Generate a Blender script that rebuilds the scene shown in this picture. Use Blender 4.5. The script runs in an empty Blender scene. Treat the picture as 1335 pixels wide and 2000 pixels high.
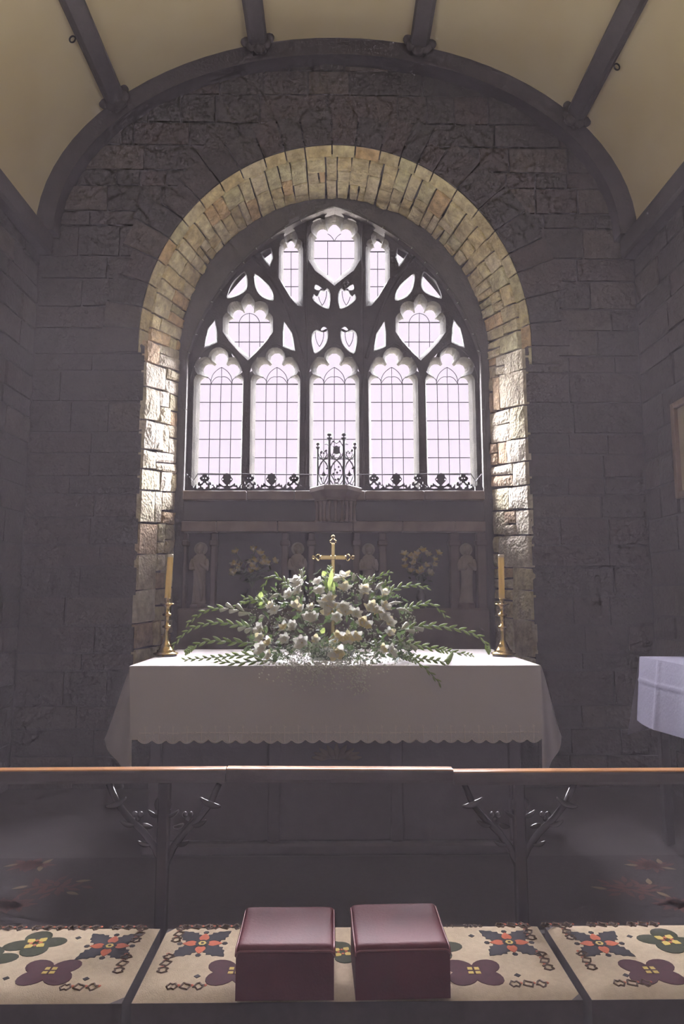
import bpy, math, random
from mathutils import Vector, Matrix, noise
from mathutils.geometry import delaunay_2d_cdt

random.seed(7)
SC = bpy.context.scene
COL = SC.collection
PI = math.pi

# ------------------------------------------------------------------ camera
HC = 1.37
FPX = 24.0 / 36.0 * 2000.0
PITCH = math.atan((1165.0 - 1000.0) / FPX)
YAW = math.atan(17.5 / FPX * math.cos(PITCH))
FW = Vector((math.sin(YAW) * math.cos(PITCH), math.cos(YAW) * math.cos(PITCH), math.sin(PITCH)))
RT = Vector((math.cos(YAW), -math.sin(YAW), 0.0))
UP = RT.cross(FW)
CAMP = Vector((0.0, 0.0, HC))
cam_d = bpy.data.cameras.new('camera')
cam_d.sensor_fit = 'VERTICAL'
cam_d.sensor_height = 36.0
cam_d.lens = 24.0
cam_d.clip_start = 0.05
cam = bpy.data.objects.new('camera', cam_d)
COL.objects.link(cam)
cam.matrix_world = Matrix.Translation(CAMP) @ Matrix((RT, UP, -FW)).transposed().to_4x4()
SC.camera = cam


def ray(x, y):
    return FW * FPX + RT * (x - 667.5) + UP * (1000.0 - y)


def P(x, y, Y):
    d = ray(x, y)
    return CAMP + d * ((Y - CAMP.y) / d.y)


def PZ(x, y, z):
    d = ray(x, y)
    return CAMP + d * ((z - CAMP.z) / d.z)


def PX(x, y, X):
    d = ray(x, y)
    return CAMP + d * ((X - CAMP.x) / d.x)


# ------------------------------------------------------------------ world, sun, lights, exposure
W_STR, SUN_STR = 1.31, 228.0
w = bpy.data.worlds.new('sky')
SC.world = w
w.use_nodes = True
bg = w.node_tree.nodes['Background']
bg.inputs['Color'].default_value = (0.95, 0.83, 0.96, 1)
bg.inputs['Strength'].default_value = W_STR


def light(name, kind, loc, target, energy, color, size=None, size_y=None, angle=None):
    d = bpy.data.lights.new(name, kind)
    d.energy = energy
    d.color = color
    if kind == 'AREA':
        d.shape = 'RECTANGLE'
        d.size = size
        d.size_y = size_y
    if angle is not None:
        d.angle = angle
    o = bpy.data.objects.new(name, d)
    COL.objects.link(o)
    o.location = loc
    o.rotation_euler = (Vector(target) - Vector(loc)).to_track_quat('-Z', 'Y').to_euler()
    return o


# bright hazy sun behind the clouds east of the window
light('hazy_sun', 'SUN', (0.4, 14, 9.4), (0, 4.2, 1.0), SUN_STR, (0.98, 0.94, 1.0), angle=math.radians(90))
# portal that guides the sky through the east window
pl = light('window_portal', 'AREA', (0.0, 6.02, 3.2), (0.0, 3.0, 3.2), 1.0, (1, 1, 1), 2.7, 3.2)
pl.data.cycles.is_portal = True
# added fill lamps on the side walls, aimed up to brighten the vault
VAULT_FILL = [(-2.22, 0.9, 3.2), (2.22, 0.9, 3.2), (-2.22, -2.4, 3.2), (2.22, -2.4, 3.2)]
for i, (x, y, z) in enumerate(VAULT_FILL):
    light('vault_fill_light', 'AREA', (x * 0.985, y, z), (x * 0.4, y + 0.35, z + 3.0), 66.0,
          (1.0, 0.91, 0.79), 1.1, 1.7)
light('front_fill_light', 'AREA', (0, -6.9, 3.2), (0, 0, 2.2), 25.0, (1.0, 0.92, 0.98), 2.0, 3.0)  # added frontal fill from the back wall
# daylight of a low south window in the sanctuary, right of the view
light('south_window_daylight', 'AREA', (2.2, 1.55, 1.75), (0.9, 3.3, 0.9), 0.5, (0.80, 0.82, 1.0), 0.5, 0.9)

SC.view_settings.view_transform = 'Standard'
SC.view_settings.look = 'None'
SC.view_settings.gamma = 1.0
SC.view_settings.use_curve_mapping = False
SC.view_settings.exposure = 0.0
SC.cycles.use_denoising = True
SC.cycles.max_bounces = 6
SC.cycles.diffuse_bounces = 3
SC.cycles.glossy_bounces = 2
SC.cycles.volume_bounces = 0
SC.cycles.use_adaptive_sampling = True
SC.cycles.adaptive_threshold = 0.05
SC.cycles.adaptive_min_samples = 20
SC.cycles.transparent_max_bounces = 12
SC.cycles.caustics_reflective = False
SC.cycles.caustics_refractive = False
SC.cycles.sample_clamp_indirect = 4.0
LIFT_HAZE_DENSITY = 0.070

# ------------------------------------------------------------------ materials
MATS = {}


def mat(name, c1, c2=None, rough=0.7, metal=0.0, nscale=8.0, bump=0.0, bscale=40.0, sss=0.0, spec=None,
        objrand=None, pits=0.0, coat=0.0, sheen=0.0):
    m = bpy.data.materials.new(name)
    m.use_nodes = True
    nt = m.node_tree
    N, L = nt.nodes, nt.links
    b = N['Principled BSDF']
    b.inputs['Roughness'].default_value = rough
    b.inputs['Metallic'].default_value = metal
    if spec is not None:
        b.inputs['Specular IOR Level'].default_value = spec
    if coat:
        b.inputs['Coat Weight'].default_value = coat
        b.inputs['Coat Roughness'].default_value = 0.15
    if sss:
        b.inputs['Subsurface Weight'].default_value = sss
        b.inputs['Subsurface Radius'].default_value = (0.02, 0.015, 0.008)
    tc = N.new('ShaderNodeTexCoord')
    src = tc.outputs['Object']
    geo = N.new('ShaderNodeNewGeometry')
    n1 = N.new('ShaderNodeTexNoise')
    n1.inputs['Scale'].default_value = nscale
    n1.inputs['Detail'].default_value = 3.0
    L.new(geo.outputs['Position'], n1.inputs['Vector'])
    if objrand:
        oi = N.new('ShaderNodeObjectInfo')
        rp = N.new('ShaderNodeValToRGB')
        rp.color_ramp.interpolation = 'CONSTANT'
        els = rp.color_ramp.elements
        while len(els) < len(objrand):
            els.new(0.5)
        for i, c in enumerate(objrand):
            els[i].position = i / len(objrand)
            els[i].color = (*c, 1)
        L.new(oi.outputs['Random'], rp.inputs['Fac'])
        mx = N.new('ShaderNodeMix')
        mx.data_type = 'RGBA'
        mx.blend_type = 'MULTIPLY'
        mx.inputs[0].default_value = 1.0
        r2 = N.new('ShaderNodeValToRGB')
        r2.color_ramp.elements[0].position = 0.3
        r2.color_ramp.elements[0].color = (*c1, 1)
        r2.color_ramp.elements[1].position = 0.7
        r2.color_ramp.elements[1].color = (*c2, 1)
        L.new(n1.outputs['Fac'], r2.inputs['Fac'])
        L.new(rp.outputs['Color'], mx.inputs[6])
        L.new(r2.outputs['Color'], mx.inputs[7])
        L.new(mx.outputs[2], b.inputs['Base Color'])
    elif c2 is not None:
        r2 = N.new('ShaderNodeValToRGB')
        r2.color_ramp.elements[0].position = 0.35
        r2.color_ramp.elements[0].color = (*c1, 1)
        r2.color_ramp.elements[1].position = 0.65
        r2.color_ramp.elements[1].color = (*c2, 1)
        L.new(n1.outputs['Fac'], r2.inputs['Fac'])
        L.new(r2.outputs['Color'], b.inputs['Base Color'])
    else:
        b.inputs['Base Color'].default_value = (*c1, 1)
    if bump:
        n2 = N.new('ShaderNodeTexNoise')
        n2.inputs['Scale'].default_value = bscale
        n2.inputs['Detail'].default_value = 3.0
        L.new(geo.outputs['Position'], n2.inputs['Vector'])
        bp = N.new('ShaderNodeBump')
        bp.inputs['Strength'].default_value = bump
        bp.inputs['Distance'].default_value = 0.02
        h = n2.outputs['Fac']
        if pits:
            v = N.new('ShaderNodeTexVoronoi')
            v.inputs['Scale'].default_value = bscale * 1.4
            L.new(geo.outputs['Position'], v.inputs['Vector'])
            ad = N.new('ShaderNodeMath')
            ad.operation = 'MULTIPLY_ADD'
            L.new(v.outputs['Distance'], ad.inputs[0])
            ad.inputs[1].default_value = pits
            L.new(n2.outputs['Fac'], ad.inputs[2])
            h = ad.outputs[0]
        L.new(h, bp.inputs['Height'])
        L.new(bp.outputs['Normal'], b.inputs['Normal'])
    MATS[name] = m
    return m


def translucent(m, amount, col):
    N_, L_ = m.node_tree.nodes, m.node_tree.links
    b_ = N_['Principled BSDF']
    t_ = N_.new('ShaderNodeBsdfTranslucent')
    t_.inputs['Color'].default_value = (*col, 1)
    x_ = N_.new('ShaderNodeMixShader')
    x_.inputs[0].default_value = amount
    L_.new(b_.outputs[0], x_.inputs[1])
    L_.new(t_.outputs[0], x_.inputs[2])
    L_.new(x_.outputs[0], N_['Material Output'].inputs['Surface'])


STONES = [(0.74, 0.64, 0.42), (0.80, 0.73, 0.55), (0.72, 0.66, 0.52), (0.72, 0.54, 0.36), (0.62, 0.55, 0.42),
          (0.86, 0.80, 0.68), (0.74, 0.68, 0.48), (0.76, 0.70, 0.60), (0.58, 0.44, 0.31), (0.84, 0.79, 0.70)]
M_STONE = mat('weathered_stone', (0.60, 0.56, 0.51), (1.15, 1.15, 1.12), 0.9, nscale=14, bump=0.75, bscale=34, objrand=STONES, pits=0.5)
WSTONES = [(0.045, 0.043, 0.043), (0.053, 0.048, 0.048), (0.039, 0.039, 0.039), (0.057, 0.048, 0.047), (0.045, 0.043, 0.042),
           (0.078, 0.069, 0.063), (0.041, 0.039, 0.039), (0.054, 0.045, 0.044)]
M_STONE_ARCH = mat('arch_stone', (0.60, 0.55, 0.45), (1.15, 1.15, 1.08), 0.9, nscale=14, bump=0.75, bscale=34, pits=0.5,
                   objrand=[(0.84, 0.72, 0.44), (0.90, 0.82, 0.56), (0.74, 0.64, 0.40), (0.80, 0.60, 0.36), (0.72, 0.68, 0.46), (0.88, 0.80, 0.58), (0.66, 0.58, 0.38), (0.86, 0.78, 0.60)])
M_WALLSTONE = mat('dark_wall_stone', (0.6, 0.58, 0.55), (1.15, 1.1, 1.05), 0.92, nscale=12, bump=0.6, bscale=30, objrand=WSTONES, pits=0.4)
M_MORTAR = mat('mortar', (0.13, 0.115, 0.095), (0.22, 0.19, 0.15), 0.95, nscale=20, bump=0.5, bscale=60)
M_MORTARD = mat('dark_mortar', (0.035, 0.033, 0.035), (0.05, 0.047, 0.048), 0.95, nscale=20, bump=0.5, bscale=60)
M_PLASTER = mat('cream_plaster', (0.66, 0.56, 0.35), (0.73, 0.64, 0.43), 0.9, nscale=1.6, bump=0.12, bscale=9)
M_TIMBER = mat('black_oak_beam', (0.030, 0.026, 0.029), (0.04, 0.034, 0.037), 0.75, nscale=20, bump=0.2, bscale=50)
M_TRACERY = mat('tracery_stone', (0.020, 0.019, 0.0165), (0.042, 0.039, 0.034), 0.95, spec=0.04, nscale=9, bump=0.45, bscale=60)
M_BAND = mat('rear_arch_stone', (0.055, 0.051, 0.05), (0.085, 0.079, 0.075), 0.9, nscale=9, bump=0.4, bscale=40)
M_LEAD = mat('lead_came', (0.006, 0.006, 0.007), rough=0.9, spec=0.1)
M_IRON = mat('black_wrought_iron', (0.014, 0.013, 0.016), rough=0.5, metal=0.6)
M_MARBLE = mat('veined_pink_marble', (0.13, 0.09, 0.078), (0.22, 0.17, 0.145), 0.45, nscale=7, bump=0.05)
M_SLATE = mat('black_slate_panel', (0.03, 0.027, 0.03), (0.045, 0.04, 0.043), 0.6, nscale=5)
M_STATUE = mat('carved_grey_stone', (0.20, 0.17, 0.145), (0.27, 0.23, 0.195), 0.8, nscale=15, bump=0.2, bscale=50)
M_PILASTER = mat('reredos_marble', (0.08, 0.058, 0.055), (0.13, 0.10, 0.09), 0.6, nscale=8)
M_DARKWOOD = mat('dark_oak', (0.075, 0.062, 0.07), (0.095, 0.08, 0.088), 0.6, nscale=16, bump=0.1, bscale=60)
M_CARVED = mat('polished_carved_oak', (0.028, 0.023, 0.026), (0.035, 0.03, 0.032), 0.2, nscale=16)
M_RAIL_LIT = mat('lit_rail_top_oak', (0.50, 0.22, 0.08), (0.60, 0.29, 0.11), 0.3, nscale=8, coat=0.3)  # bright orange carries the light on the rail top
M_LINEN = mat('white_linen', (0.78, 0.73, 0.74), (0.84, 0.79, 0.80), 0.85, nscale=300, bump=0.06, bscale=400)
M_LACE = mat('lace_thread', (0.95, 0.88, 0.86), rough=0.8)
M_LACENET = mat('lace_net', (0.62, 0.55, 0.55), rough=0.9)
M_BRASS = mat('polished_brass', (0.90, 0.66, 0.28), rough=0.27, metal=1.0)
M_BRASS2 = mat('bright_brass', (0.86, 0.66, 0.28), rough=0.24, metal=1.0)
M_WAX = mat('beeswax', (0.95, 0.68, 0.30), (0.97, 0.72, 0.34), 0.4)
translucent(M_WAX, 0.75, (1.0, 0.82, 0.42))
M_WAXTOP = mat('melted_wax', (0.92, 0.82, 0.62), rough=0.4)
M_WICK = mat('wick', (0.02, 0.018, 0.016), rough=0.9)
M_PETAL = mat('white_petal', (0.90, 0.87, 0.78), (0.94, 0.92, 0.86), 0.55, nscale=30)
M_PETALY = mat('cream_petal', (0.88, 0.76, 0.42), (0.92, 0.84, 0.60), 0.55, nscale=30)
translucent(M_PETAL, 0.6, (0.99, 0.98, 0.90))
translucent(M_PETALY, 0.6, (0.98, 0.88, 0.55))
M_GYPS = mat('gypsophila_white', (0.92, 0.92, 0.86), rough=0.7)
translucent(M_GYPS, 0.5, (1.0, 1.0, 0.92))
M_LEAF = mat('dark_leaf', (0.035, 0.06, 0.025), (0.07, 0.11, 0.045), 0.5, nscale=25)
M_BUD = mat('green_bud', (0.22, 0.31, 0.09), (0.32, 0.42, 0.15), 0.5, nscale=30)
translucent(M_LEAF, 0.3, (0.10, 0.17, 0.04))
translucent(M_BUD, 0.4, (0.50, 0.62, 0.18))
M_STEM = mat('green_stem', (0.12, 0.19, 0.06), rough=0.6)
M_BUDW = mat('white_bud', (0.80, 0.82, 0.70), rough=0.5)
M_VASE = mat('dark_vase', (0.03, 0.028, 0.03), rough=0.35)
M_LEATHER = mat('oxblood_leather', (0.105, 0.017, 0.026), (0.14, 0.025, 0.034), 0.5, nscale=9, spec=0.14, bump=0.08, bscale=120)
M_PIPING = mat('leather_piping', (0.25, 0.07, 0.075), rough=0.4)
M_CANVAS = mat('beige_needlepoint', (0.54, 0.42, 0.29), (0.60, 0.48, 0.34), 0.95, nscale=60, bump=0.2, bscale=260)
M_KSIDE = mat('kneeler_side_cloth', (0.10, 0.085, 0.092), (0.12, 0.10, 0.108), 0.95, nscale=40)
M_WGREEN = mat('wool_dark_green', (0.028, 0.034, 0.014), (0.04, 0.046, 0.02), 0.95, nscale=90)
M_WMAROON = mat('wool_maroon', (0.075, 0.018, 0.028), (0.055, 0.015, 0.022), 0.95, nscale=60)
M_WNAVY = mat('wool_charcoal', (0.028, 0.026, 0.033), rough=0.95)
M_WORANGE = mat('wool_orange', (0.55, 0.13, 0.06), rough=0.95)
M_WYELLOW = mat('wool_yellow', (0.66, 0.50, 0.13), rough=0.95)
M_WBROWN = mat('wool_brown', (0.16, 0.11, 0.08), rough=0.95)
M_CARPET = mat('dark_carpet', (0.040, 0.033, 0.037), (0.05, 0.042, 0.046), 0.98, nscale=40, bump=0.2, bscale=200)
M_CARPETR = mat('carpet_red_motif', (0.16, 0.055, 0.045), (0.12, 0.05, 0.04), 0.98, nscale=40)
M_CARPETG = mat('carpet_gold_motif', (0.30, 0.21, 0.12), rough=0.98)
M_FLOOR = mat('dark_floor', (0.065, 0.055, 0.06), (0.08, 0.068, 0.073), 0.8, nscale=5)
M_BLUECLOTH = mat('pale_lilac_cloth', (0.27, 0.26, 0.36), (0.31, 0.30, 0.41), 0.85, nscale=120, bump=0.1, bscale=60)
M_FRAMEWOOD = mat('picture_frame_oak', (0.20, 0.13, 0.075), (0.26, 0.17, 0.10), 0.5, nscale=20)
M_MOUNT = mat('cream_picture_mount', (0.55, 0.45, 0.31), (0.60, 0.50, 0.36), 0.8, nscale=6)
M_GOLD = mat('dull_gold_carving', (0.16, 0.11, 0.05), (0.22, 0.15, 0.07), 0.6, nscale=20)
M_WIRE = mat('dark_wire', (0.02, 0.025, 0.02), rough=0.6)
M_BULB = mat('small_bulb', (0.55, 0.58, 0.55), rough=0.2)
M_GROUND = mat('bounce_ground_pale', (0.66, 0.62, 0.52), (0.74, 0.70, 0.60), 0.95, nscale=6)  # pale tone for the added bounce ground


def glass_mat():
    m = bpy.data.materials.new('leaded_glass')
    m.use_nodes = True
    N, L = m.node_tree.nodes, m.node_tree.links
    N.remove(N['Principled BSDF'])
    t = N.new('ShaderNodeBsdfTransparent')
    t.inputs['Color'].default_value = (0.97, 0.95, 0.98, 1)
    g = N.new('ShaderNodeBsdfGlossy')
    g.inputs['Roughness'].default_value = 0.15
    mx = N.new('ShaderNodeMixShader')
    mx.inputs[0].default_value = 0.04
    L.new(t.outputs[0], mx.inputs[1])
    L.new(g.outputs[0], mx.inputs[2])
    L.new(mx.outputs[0], N['Material Output'].inputs['Surface'])
    return m


M_GLASS = glass_mat()

# ------------------------------------------------------------------ mesh helpers
ORG = {}


class MB:
    def __init__(s):
        s.v, s.f, s.m = [], [], []

    def add(s, verts, faces, mi=0):
        o = len(s.v)
        s.v += [Vector(p) for p in verts]
        s.f += [tuple(i + o for i in f) for f in faces]
        s.m += [mi] * len(faces)
        return s

    def box(s, a, b, mi=0):
        x0, y0, z0 = a
        x1, y1, z1 = b
        return s.add([(x0, y0, z0), (x1, y0, z0), (x1, y1, z0), (x0, y1, z0), (x0, y0, z1), (x1, y0, z1), (x1, y1, z1), (x0, y1, z1)],
                     [(0, 3, 2, 1), (4, 5, 6, 7), (0, 1, 5, 4), (1, 2, 6, 5), (2, 3, 7, 6), (3, 0, 4, 7)], mi)

    def bbox(s, a, b, c=0.01, mi=0):
        """box with chamfered edges along all sides"""
        x0, y0, z0 = a
        x1, y1, z1 = b
        V, F = [], []
        for z, e in ((z0, c), (z0 + c, 0), (z1 - c, 0), (z1, c)):
            xa, xb, ya, yb = x0 + e, x1 - e, y0 + e, y1 - e
            V += [(xa + c, ya, z), (xb - c, ya, z), (xb, ya + c, z), (xb, yb - c, z), (xb - c, yb, z), (xa + c, yb, z), (xa, yb - c, z), (xa, ya + c, z)]
        for k in range(3):
            for i in range(8):
                j = (i + 1) % 8
                F.append((k * 8 + i, k * 8 + j, k * 8 + 8 + j, k * 8 + 8 + i))
        F.append(tuple(reversed(range(8))))
        F.append(tuple(range(24, 32)))
        return s.add(V, F, mi)

    def tube(s, pts, r, n=8, mi=0, caps=True):
        pts = [Vector(p) for p in pts]
        rr = r if isinstance(r, (list, tuple)) else [r] * len(pts)
        V, F = [], []
        ref = None
        for i, p in enumerate(pts):
            a = pts[max(i - 1, 0)]
            b = pts[min(i + 1, len(pts) - 1)]
            t = (b - a)
            if t.length < 1e-9:
                t = Vector((0, 0, 1))
            t.normalize()
            if ref is None:
                ref = t.orthogonal().normalized()
            ref = (ref - t * ref.dot(t))
            if ref.length < 1e-6:
                ref = t.orthogonal()
            ref.normalize()
            q = t.cross(ref)
            for k in range(n):
                an = 2 * PI * k / n
                V.append(p + (ref * math.cos(an) + q * math.sin(an)) * rr[i])
        for i in range(len(pts) - 1):
            for k in range(n):
                j = (k + 1) % n
                F.append((i * n + k, i * n + j, (i + 1) * n + j, (i + 1) * n + k))
        if caps:
            F.append(tuple(reversed(range(n))))
            F.append(tuple(range((len(pts) - 1) * n, len(pts) * n)))
        return s.add(V, F, mi)

    def lathe(s, prof, c=(0, 0, 0), n=20, mi=0, sx=1.0, sy=1.0):
        c = Vector(c)
        V, F = [], []
        for r, z in prof:
            for k in range(n):
                an = 2 * PI * k / n
                V.append(c + Vector((math.cos(an) * r * sx, math.sin(an) * r * sy, z)))
        for i in range(len(prof) - 1):
            for k in range(n):
                j = (k + 1) % n
                F.append((i * n + k, i * n + j, (i + 1) * n + j, (i + 1) * n + k))
        F.append(tuple(reversed(range(n))))
        F.append(tuple(range((len(prof) - 1) * n, len(prof) * n)))
        return s.add(V, F, mi)

    def ball(s, c, r, n=8, m=6, mi=0, sc=(1, 1, 1)):
        c = Vector(c)
        V, F = [c + Vector((0, 0, -r * sc[2]))], []
        for i in range(1, m):
            ph = PI * i / m
            for k in range(n):
                an = 2 * PI * k / n
                V.append(c + Vector((math.sin(ph) * math.cos(an) * r * sc[0], math.sin(ph) * math.sin(an) * r * sc[1], -math.cos(ph) * r * sc[2])))
        V.append(c + Vector((0, 0, r * sc[2])))
        for k in range(n):
            F.append((0, 1 + (k + 1) % n, 1 + k))
        for i in range(m - 2):
            for k in range(n):
                j = (k + 1) % n
                F.append((1 + i * n + k, 1 + i * n + j, 1 + (i + 1) * n + j, 1 + (i + 1) * n + k))
        t = len(V) - 1
        for k in range(n):
            F.append((t, 1 + (m - 2) * n + k, 1 + (m - 2) * n + (k + 1) % n))
        return s.add(V, F, mi)

    def grid(s, fn, nu, nv, mi=0, flip=False):
        V = [fn(i / nu, j / nv) for j in range(nv + 1) for i in range(nu + 1)]
        F = []
        for j in range(nv):
            for i in range(nu):
                a = j * (nu + 1) + i
                q = (a, a + 1, a + nu + 2, a + nu + 1)
                F.append(tuple(reversed(q)) if flip else q)
        return s.add(V, F, mi)

    def prism(s, outline, y0, y1, mi=0):
        """outline [(x,z)] counter-clockwise seen from -y, extruded along y"""
        n = len(outline)
        V = [(x, y0, z) for x, z in outline] + [(x, y1, z) for x, z in outline]
        F = [(i, (i + 1) % n, n + (i + 1) % n, n + i) for i in range(n)]
        tri = tri2d(outline, [])
        F += [t for t in tri] + [tuple(n + i for i in reversed(t)) for t in tri]
        return s.add(V, F, mi)


def inside(p, poly):
    x, y = p
    c = False
    n = len(poly)
    for i in range(n):
        x1, y1 = poly[i]
        x2, y2 = poly[(i + 1) % n]
        if (y1 > y) != (y2 > y) and x < (x2 - x1) * (y - y1) / (y2 - y1) + x1:
            c = not c
    return c


def tri2d(outer, holes):
    """triangulate outer minus holes; indices refer to outer + holes flattened (only valid if no points merge)"""
    pts = list(outer) + [p for h in holes for p in h]
    edges = []
    o = 0
    for lp in [outer] + holes:
        n = len(lp)
        edges += [(o + i, o + (i + 1) % n) for i in range(n)]
        o += n
    vs, es, fs, ov, oe, of = delaunay_2d_cdt([Vector(p) for p in pts], edges, [], 0, 1e-7, True)
    remap = [lst[0] if lst else -1 for lst in ov]
    out = []
    for f in fs:
        c = Vector((0, 0))
        for i in f:
            c += vs[i]
        c /= len(f)
        if inside(c, outer) and not any(inside(c, h) for h in holes):
            q = tuple(remap[i] for i in f)
            if -1 in q:
                continue
            a, b, d = (Vector(pts[k]) for k in q[:3])
            if (b - a).cross(d - a) < 0:
                q = tuple(reversed(q))
            out.append(q)
    return out


def finish(name, me, mats, parent, org, kind=None, smooth=False):
    if not isinstance(mats, (list, tuple)):
        mats = [mats]
    for m in mats:
        me.materials.append(m)
    if smooth:
        me.polygons.foreach_set('use_smooth', [True] * len(me.polygons))
    o = bpy.data.objects.new(name, me)
    COL.objects.link(o)
    if parent is not None:
        o.parent = parent
        o.location = org - ORG[parent]
    else:
        o.location = org
    ORG[o] = org.copy()
    if kind:
        o['kind'] = kind
    return o


def build(name, mb, mats, parent=None, kind=None, smooth=False, org=None):
    if org is None:
        xs = [v.x for v in mb.v]
        ys = [v.y for v in mb.v]
        zs = [v.z for v in mb.v]
        org = Vector(((min(xs) + max(xs)) / 2, (min(ys) + max(ys)) / 2, min(zs)))
    org = Vector(org)
    me = bpy.data.meshes.new(name)
    me.from_pydata([tuple(v - org) for v in mb.v], [], mb.f)
    if len(set(mb.m)) > 1:
        me.polygons.foreach_set('material_index', mb.m)
    me.update()
    return finish(name, me, mats, parent, org, kind, smooth)


def mesh_of(name, mb, mats, smooth=False):
    me = bpy.data.meshes.new(name)
    me.from_pydata([tuple(v) for v in mb.v], [], mb.f)
    if len(set(mb.m)) > 1:
        me.polygons.foreach_set('material_index', mb.m)
    for m in (mats if isinstance(mats, (list, tuple)) else [mats]):
        me.materials.append(m)
    if smooth:
        me.polygons.foreach_set('use_smooth', [True] * len(me.polygons))
    me.update()
    return me


def place(name, me, M, parent):
    o = bpy.data.objects.new(name, me)
    COL.objects.link(o)
    if parent is not None:
        o.parent = parent
        o.matrix_basis = Matrix.Translation(-ORG[parent]) @ M
    else:
        o.matrix_basis = M
    ORG[o] = M.translation.copy()
    return o


def tag(o, label, cat, group=None):
    o['label'] = label
    o['category'] = cat
    if group:
        o['group'] = group
    return o


def thing(name, loc, label, cat, group=None):
    o = bpy.data.objects.new(name, None)
    COL.objects.link(o)
    o.empty_display_size = 0.1
    o.location = loc
    ORG[o] = Vector(loc)
    return tag(o, label, cat, group)


def rnd(a, b):
    return random.uniform(a, b)


def frame_mat(origin, zdir, roll=0.0, s=1.0):
    z = Vector(zdir).normalized()
    q = z.to_track_quat('Z', 'Y')
    return Matrix.Translation(origin) @ q.to_matrix().to_4x4() @ Matrix.Rotation(roll, 4, 'Z') @ Matrix.Diagonal((s, s, s, 1))


# ================================================================== STRUCTURE
YW, YI, YF, YM, YG = 5.10, 5.65, 5.72, 5.78, 5.93
CX = P(652.5, 690, YG).x          # axis of the east window
HALL = 2.21                        # half width of the chancel
c0 = P(655, 667, YW)
R0x = (P(1024, 667, YW).x - P(286, 667, YW).x) / 2
R0z = P(655, 297, YW).z - c0.z
C0x, C0z = c0.x, c0.z
c1 = P(652.5, 690, YI)
R1x = (P(955.5, 690, YI).x - P(349.5, 690, YI).x) / 2
R1z = P(652.5, 387, YI).z - c1.z
C1x, C1z = c1.x, c1.z
ZB = 0.80                          # bottom of the recess
SPR = P(655, 468, YW).z            # vault springing
VA = (P(1230, 468, YW).x - P(83, 468, YW).x) / 2
VX = (P(1230, 468, YW).x + P(83, 468, YW).x) / 2
VB = P(655, 100, YW).z - SPR
WL, WR = VX - VA - 0.02, VX + VA + 0.02

L_J0 = C0z - ZB
L_A = PI * (R0x + R0z) / 2
L_TOT = 2 * L_J0 + L_A


def arch(u, which, grow=0.0):
    """point (x,z) and inward normal on the outer (0) or inner (1) reveal curve, u = length on the outer curve"""
    cx, cz, rx, rz = (C0x, C0z, R0x, R0z) if which == 0 else (C1x, C1z, R1x, R1z)
    if u < L_J0:
        return (cx - rx - grow, ZB + (cz - ZB) * u / L_J0), (1, 0)
    if u > L_J0 + L_A:
        return (cx + rx + grow, ZB + (cz - ZB) * (L_TOT - u) / L_J0), (-1, 0)
    th = PI * (1 - (u - L_J0) / L_A)
    return (cx + (rx + grow) * math.cos(th), cz + (rz + grow) * math.sin(th)), (-math.cos(th), -math.sin(th))


def reveal_pt(u, t, h=0.0):
    (x0, z0), n0 = arch(u, 0)
    (x1, z1), n1 = arch(u, 1)
    x = x0 + (x1 - x0) * t + n0[0] * h
    z = z0 + (z1 - z0) * t + n0[1] * h
    return Vector((x, YW + (YI - YW) * t, z))


def loop_of(which, grow, n=48):
    us = [0.0] + [L_J0 + L_A * i / n for i in range(n + 1)] + [L_TOT]
    return [arch(u, which, grow)[0] for u in us]


# --- floor
mb = MB().box((WL - 0.4, -7.2, -0.2), (WR + 0.4, 6.0, 0.0))
build('floor', mb, M_FLOOR, kind='structure')

# --- east wall: mortar core with arched opening
outer = [(WL - 0.5, -0.2), (WR + 0.5, -0.2), (WR + 0.5, 6.7), (WL - 0.5, 6.7)]
hole = loop_of(0, 0.035)
tri = tri2d(outer, [hole])
mb = MB()
fl = outer + hole
mb.add([(x, YW + 0.02, z) for x, z in fl], tri)
n = len(hole)
hin = loop_of(1, 0.035)
mb.add([(x, YW + 0.02, z) for x, z in hole] + [(x, YI, z) for x, z in hin],
       [(i, (i + 1) % n, n + (i + 1) % n, n + i) for i in range(n)])
wall_e = build('wall_east', mb, M_MORTARD, kind='structure')

# --- rear band around the tracery (faces the room, unlit)
px_arc = []
for i in range(25):
    a = math.atan2(120.3, -406.3) + (math.atan2(406.3, -120.3) - math.atan2(120.3, -406.3)) * i / 24
    px_arc.append((772.8 + 423.7 * math.cos(a), 810.3 - 423.7 * math.sin(a)))
px_arc[0] = (366, 690)
px_arc[-1] = (652.5, 404)


def win_loop(grow, Y, ybot):
    pts = []
    for x, y in px_arc:
        d = Vector((x - 652.5, y - 690)).normalized() * grow
        p = P(x + d.x, y + d.y, Y)
        pts.append((p.x, p.z))
    pts[-1] = (CX, pts[-1][1])
    right = [(2 * CX - x, z) for x, z in reversed(pts[:-1])]
    zb = P(652, ybot, Y).z
    return [(pts[0][0], zb)] + pts + right + [(right[-1][0], zb)]


outer = [(CX - 1.7, -0.1), (CX + 1.7, -0.1), (CX + 1.7, 5.3), (CX - 1.7, 5.3)]
hole = win_loop(0, YI, 962)
mb = MB()
fl = outer + hole
mb.add([(x, YI, z) for x, z in fl], tri2d(outer, [hole]))
n = len(hole)
mb.add([(x, YI, z) for x, z in hole] + [(x, YF + 0.05, z) for x, z in hole],
       [(i, (i + 1) % n, n + (i + 1) % n, n + i) for i in range(n)])
mb.add([(x, YI + 0.25, z) for x, z in fl], tri2d(outer, [hole]))
build('trim_9', mb, M_BAND, kind='structure')


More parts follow.
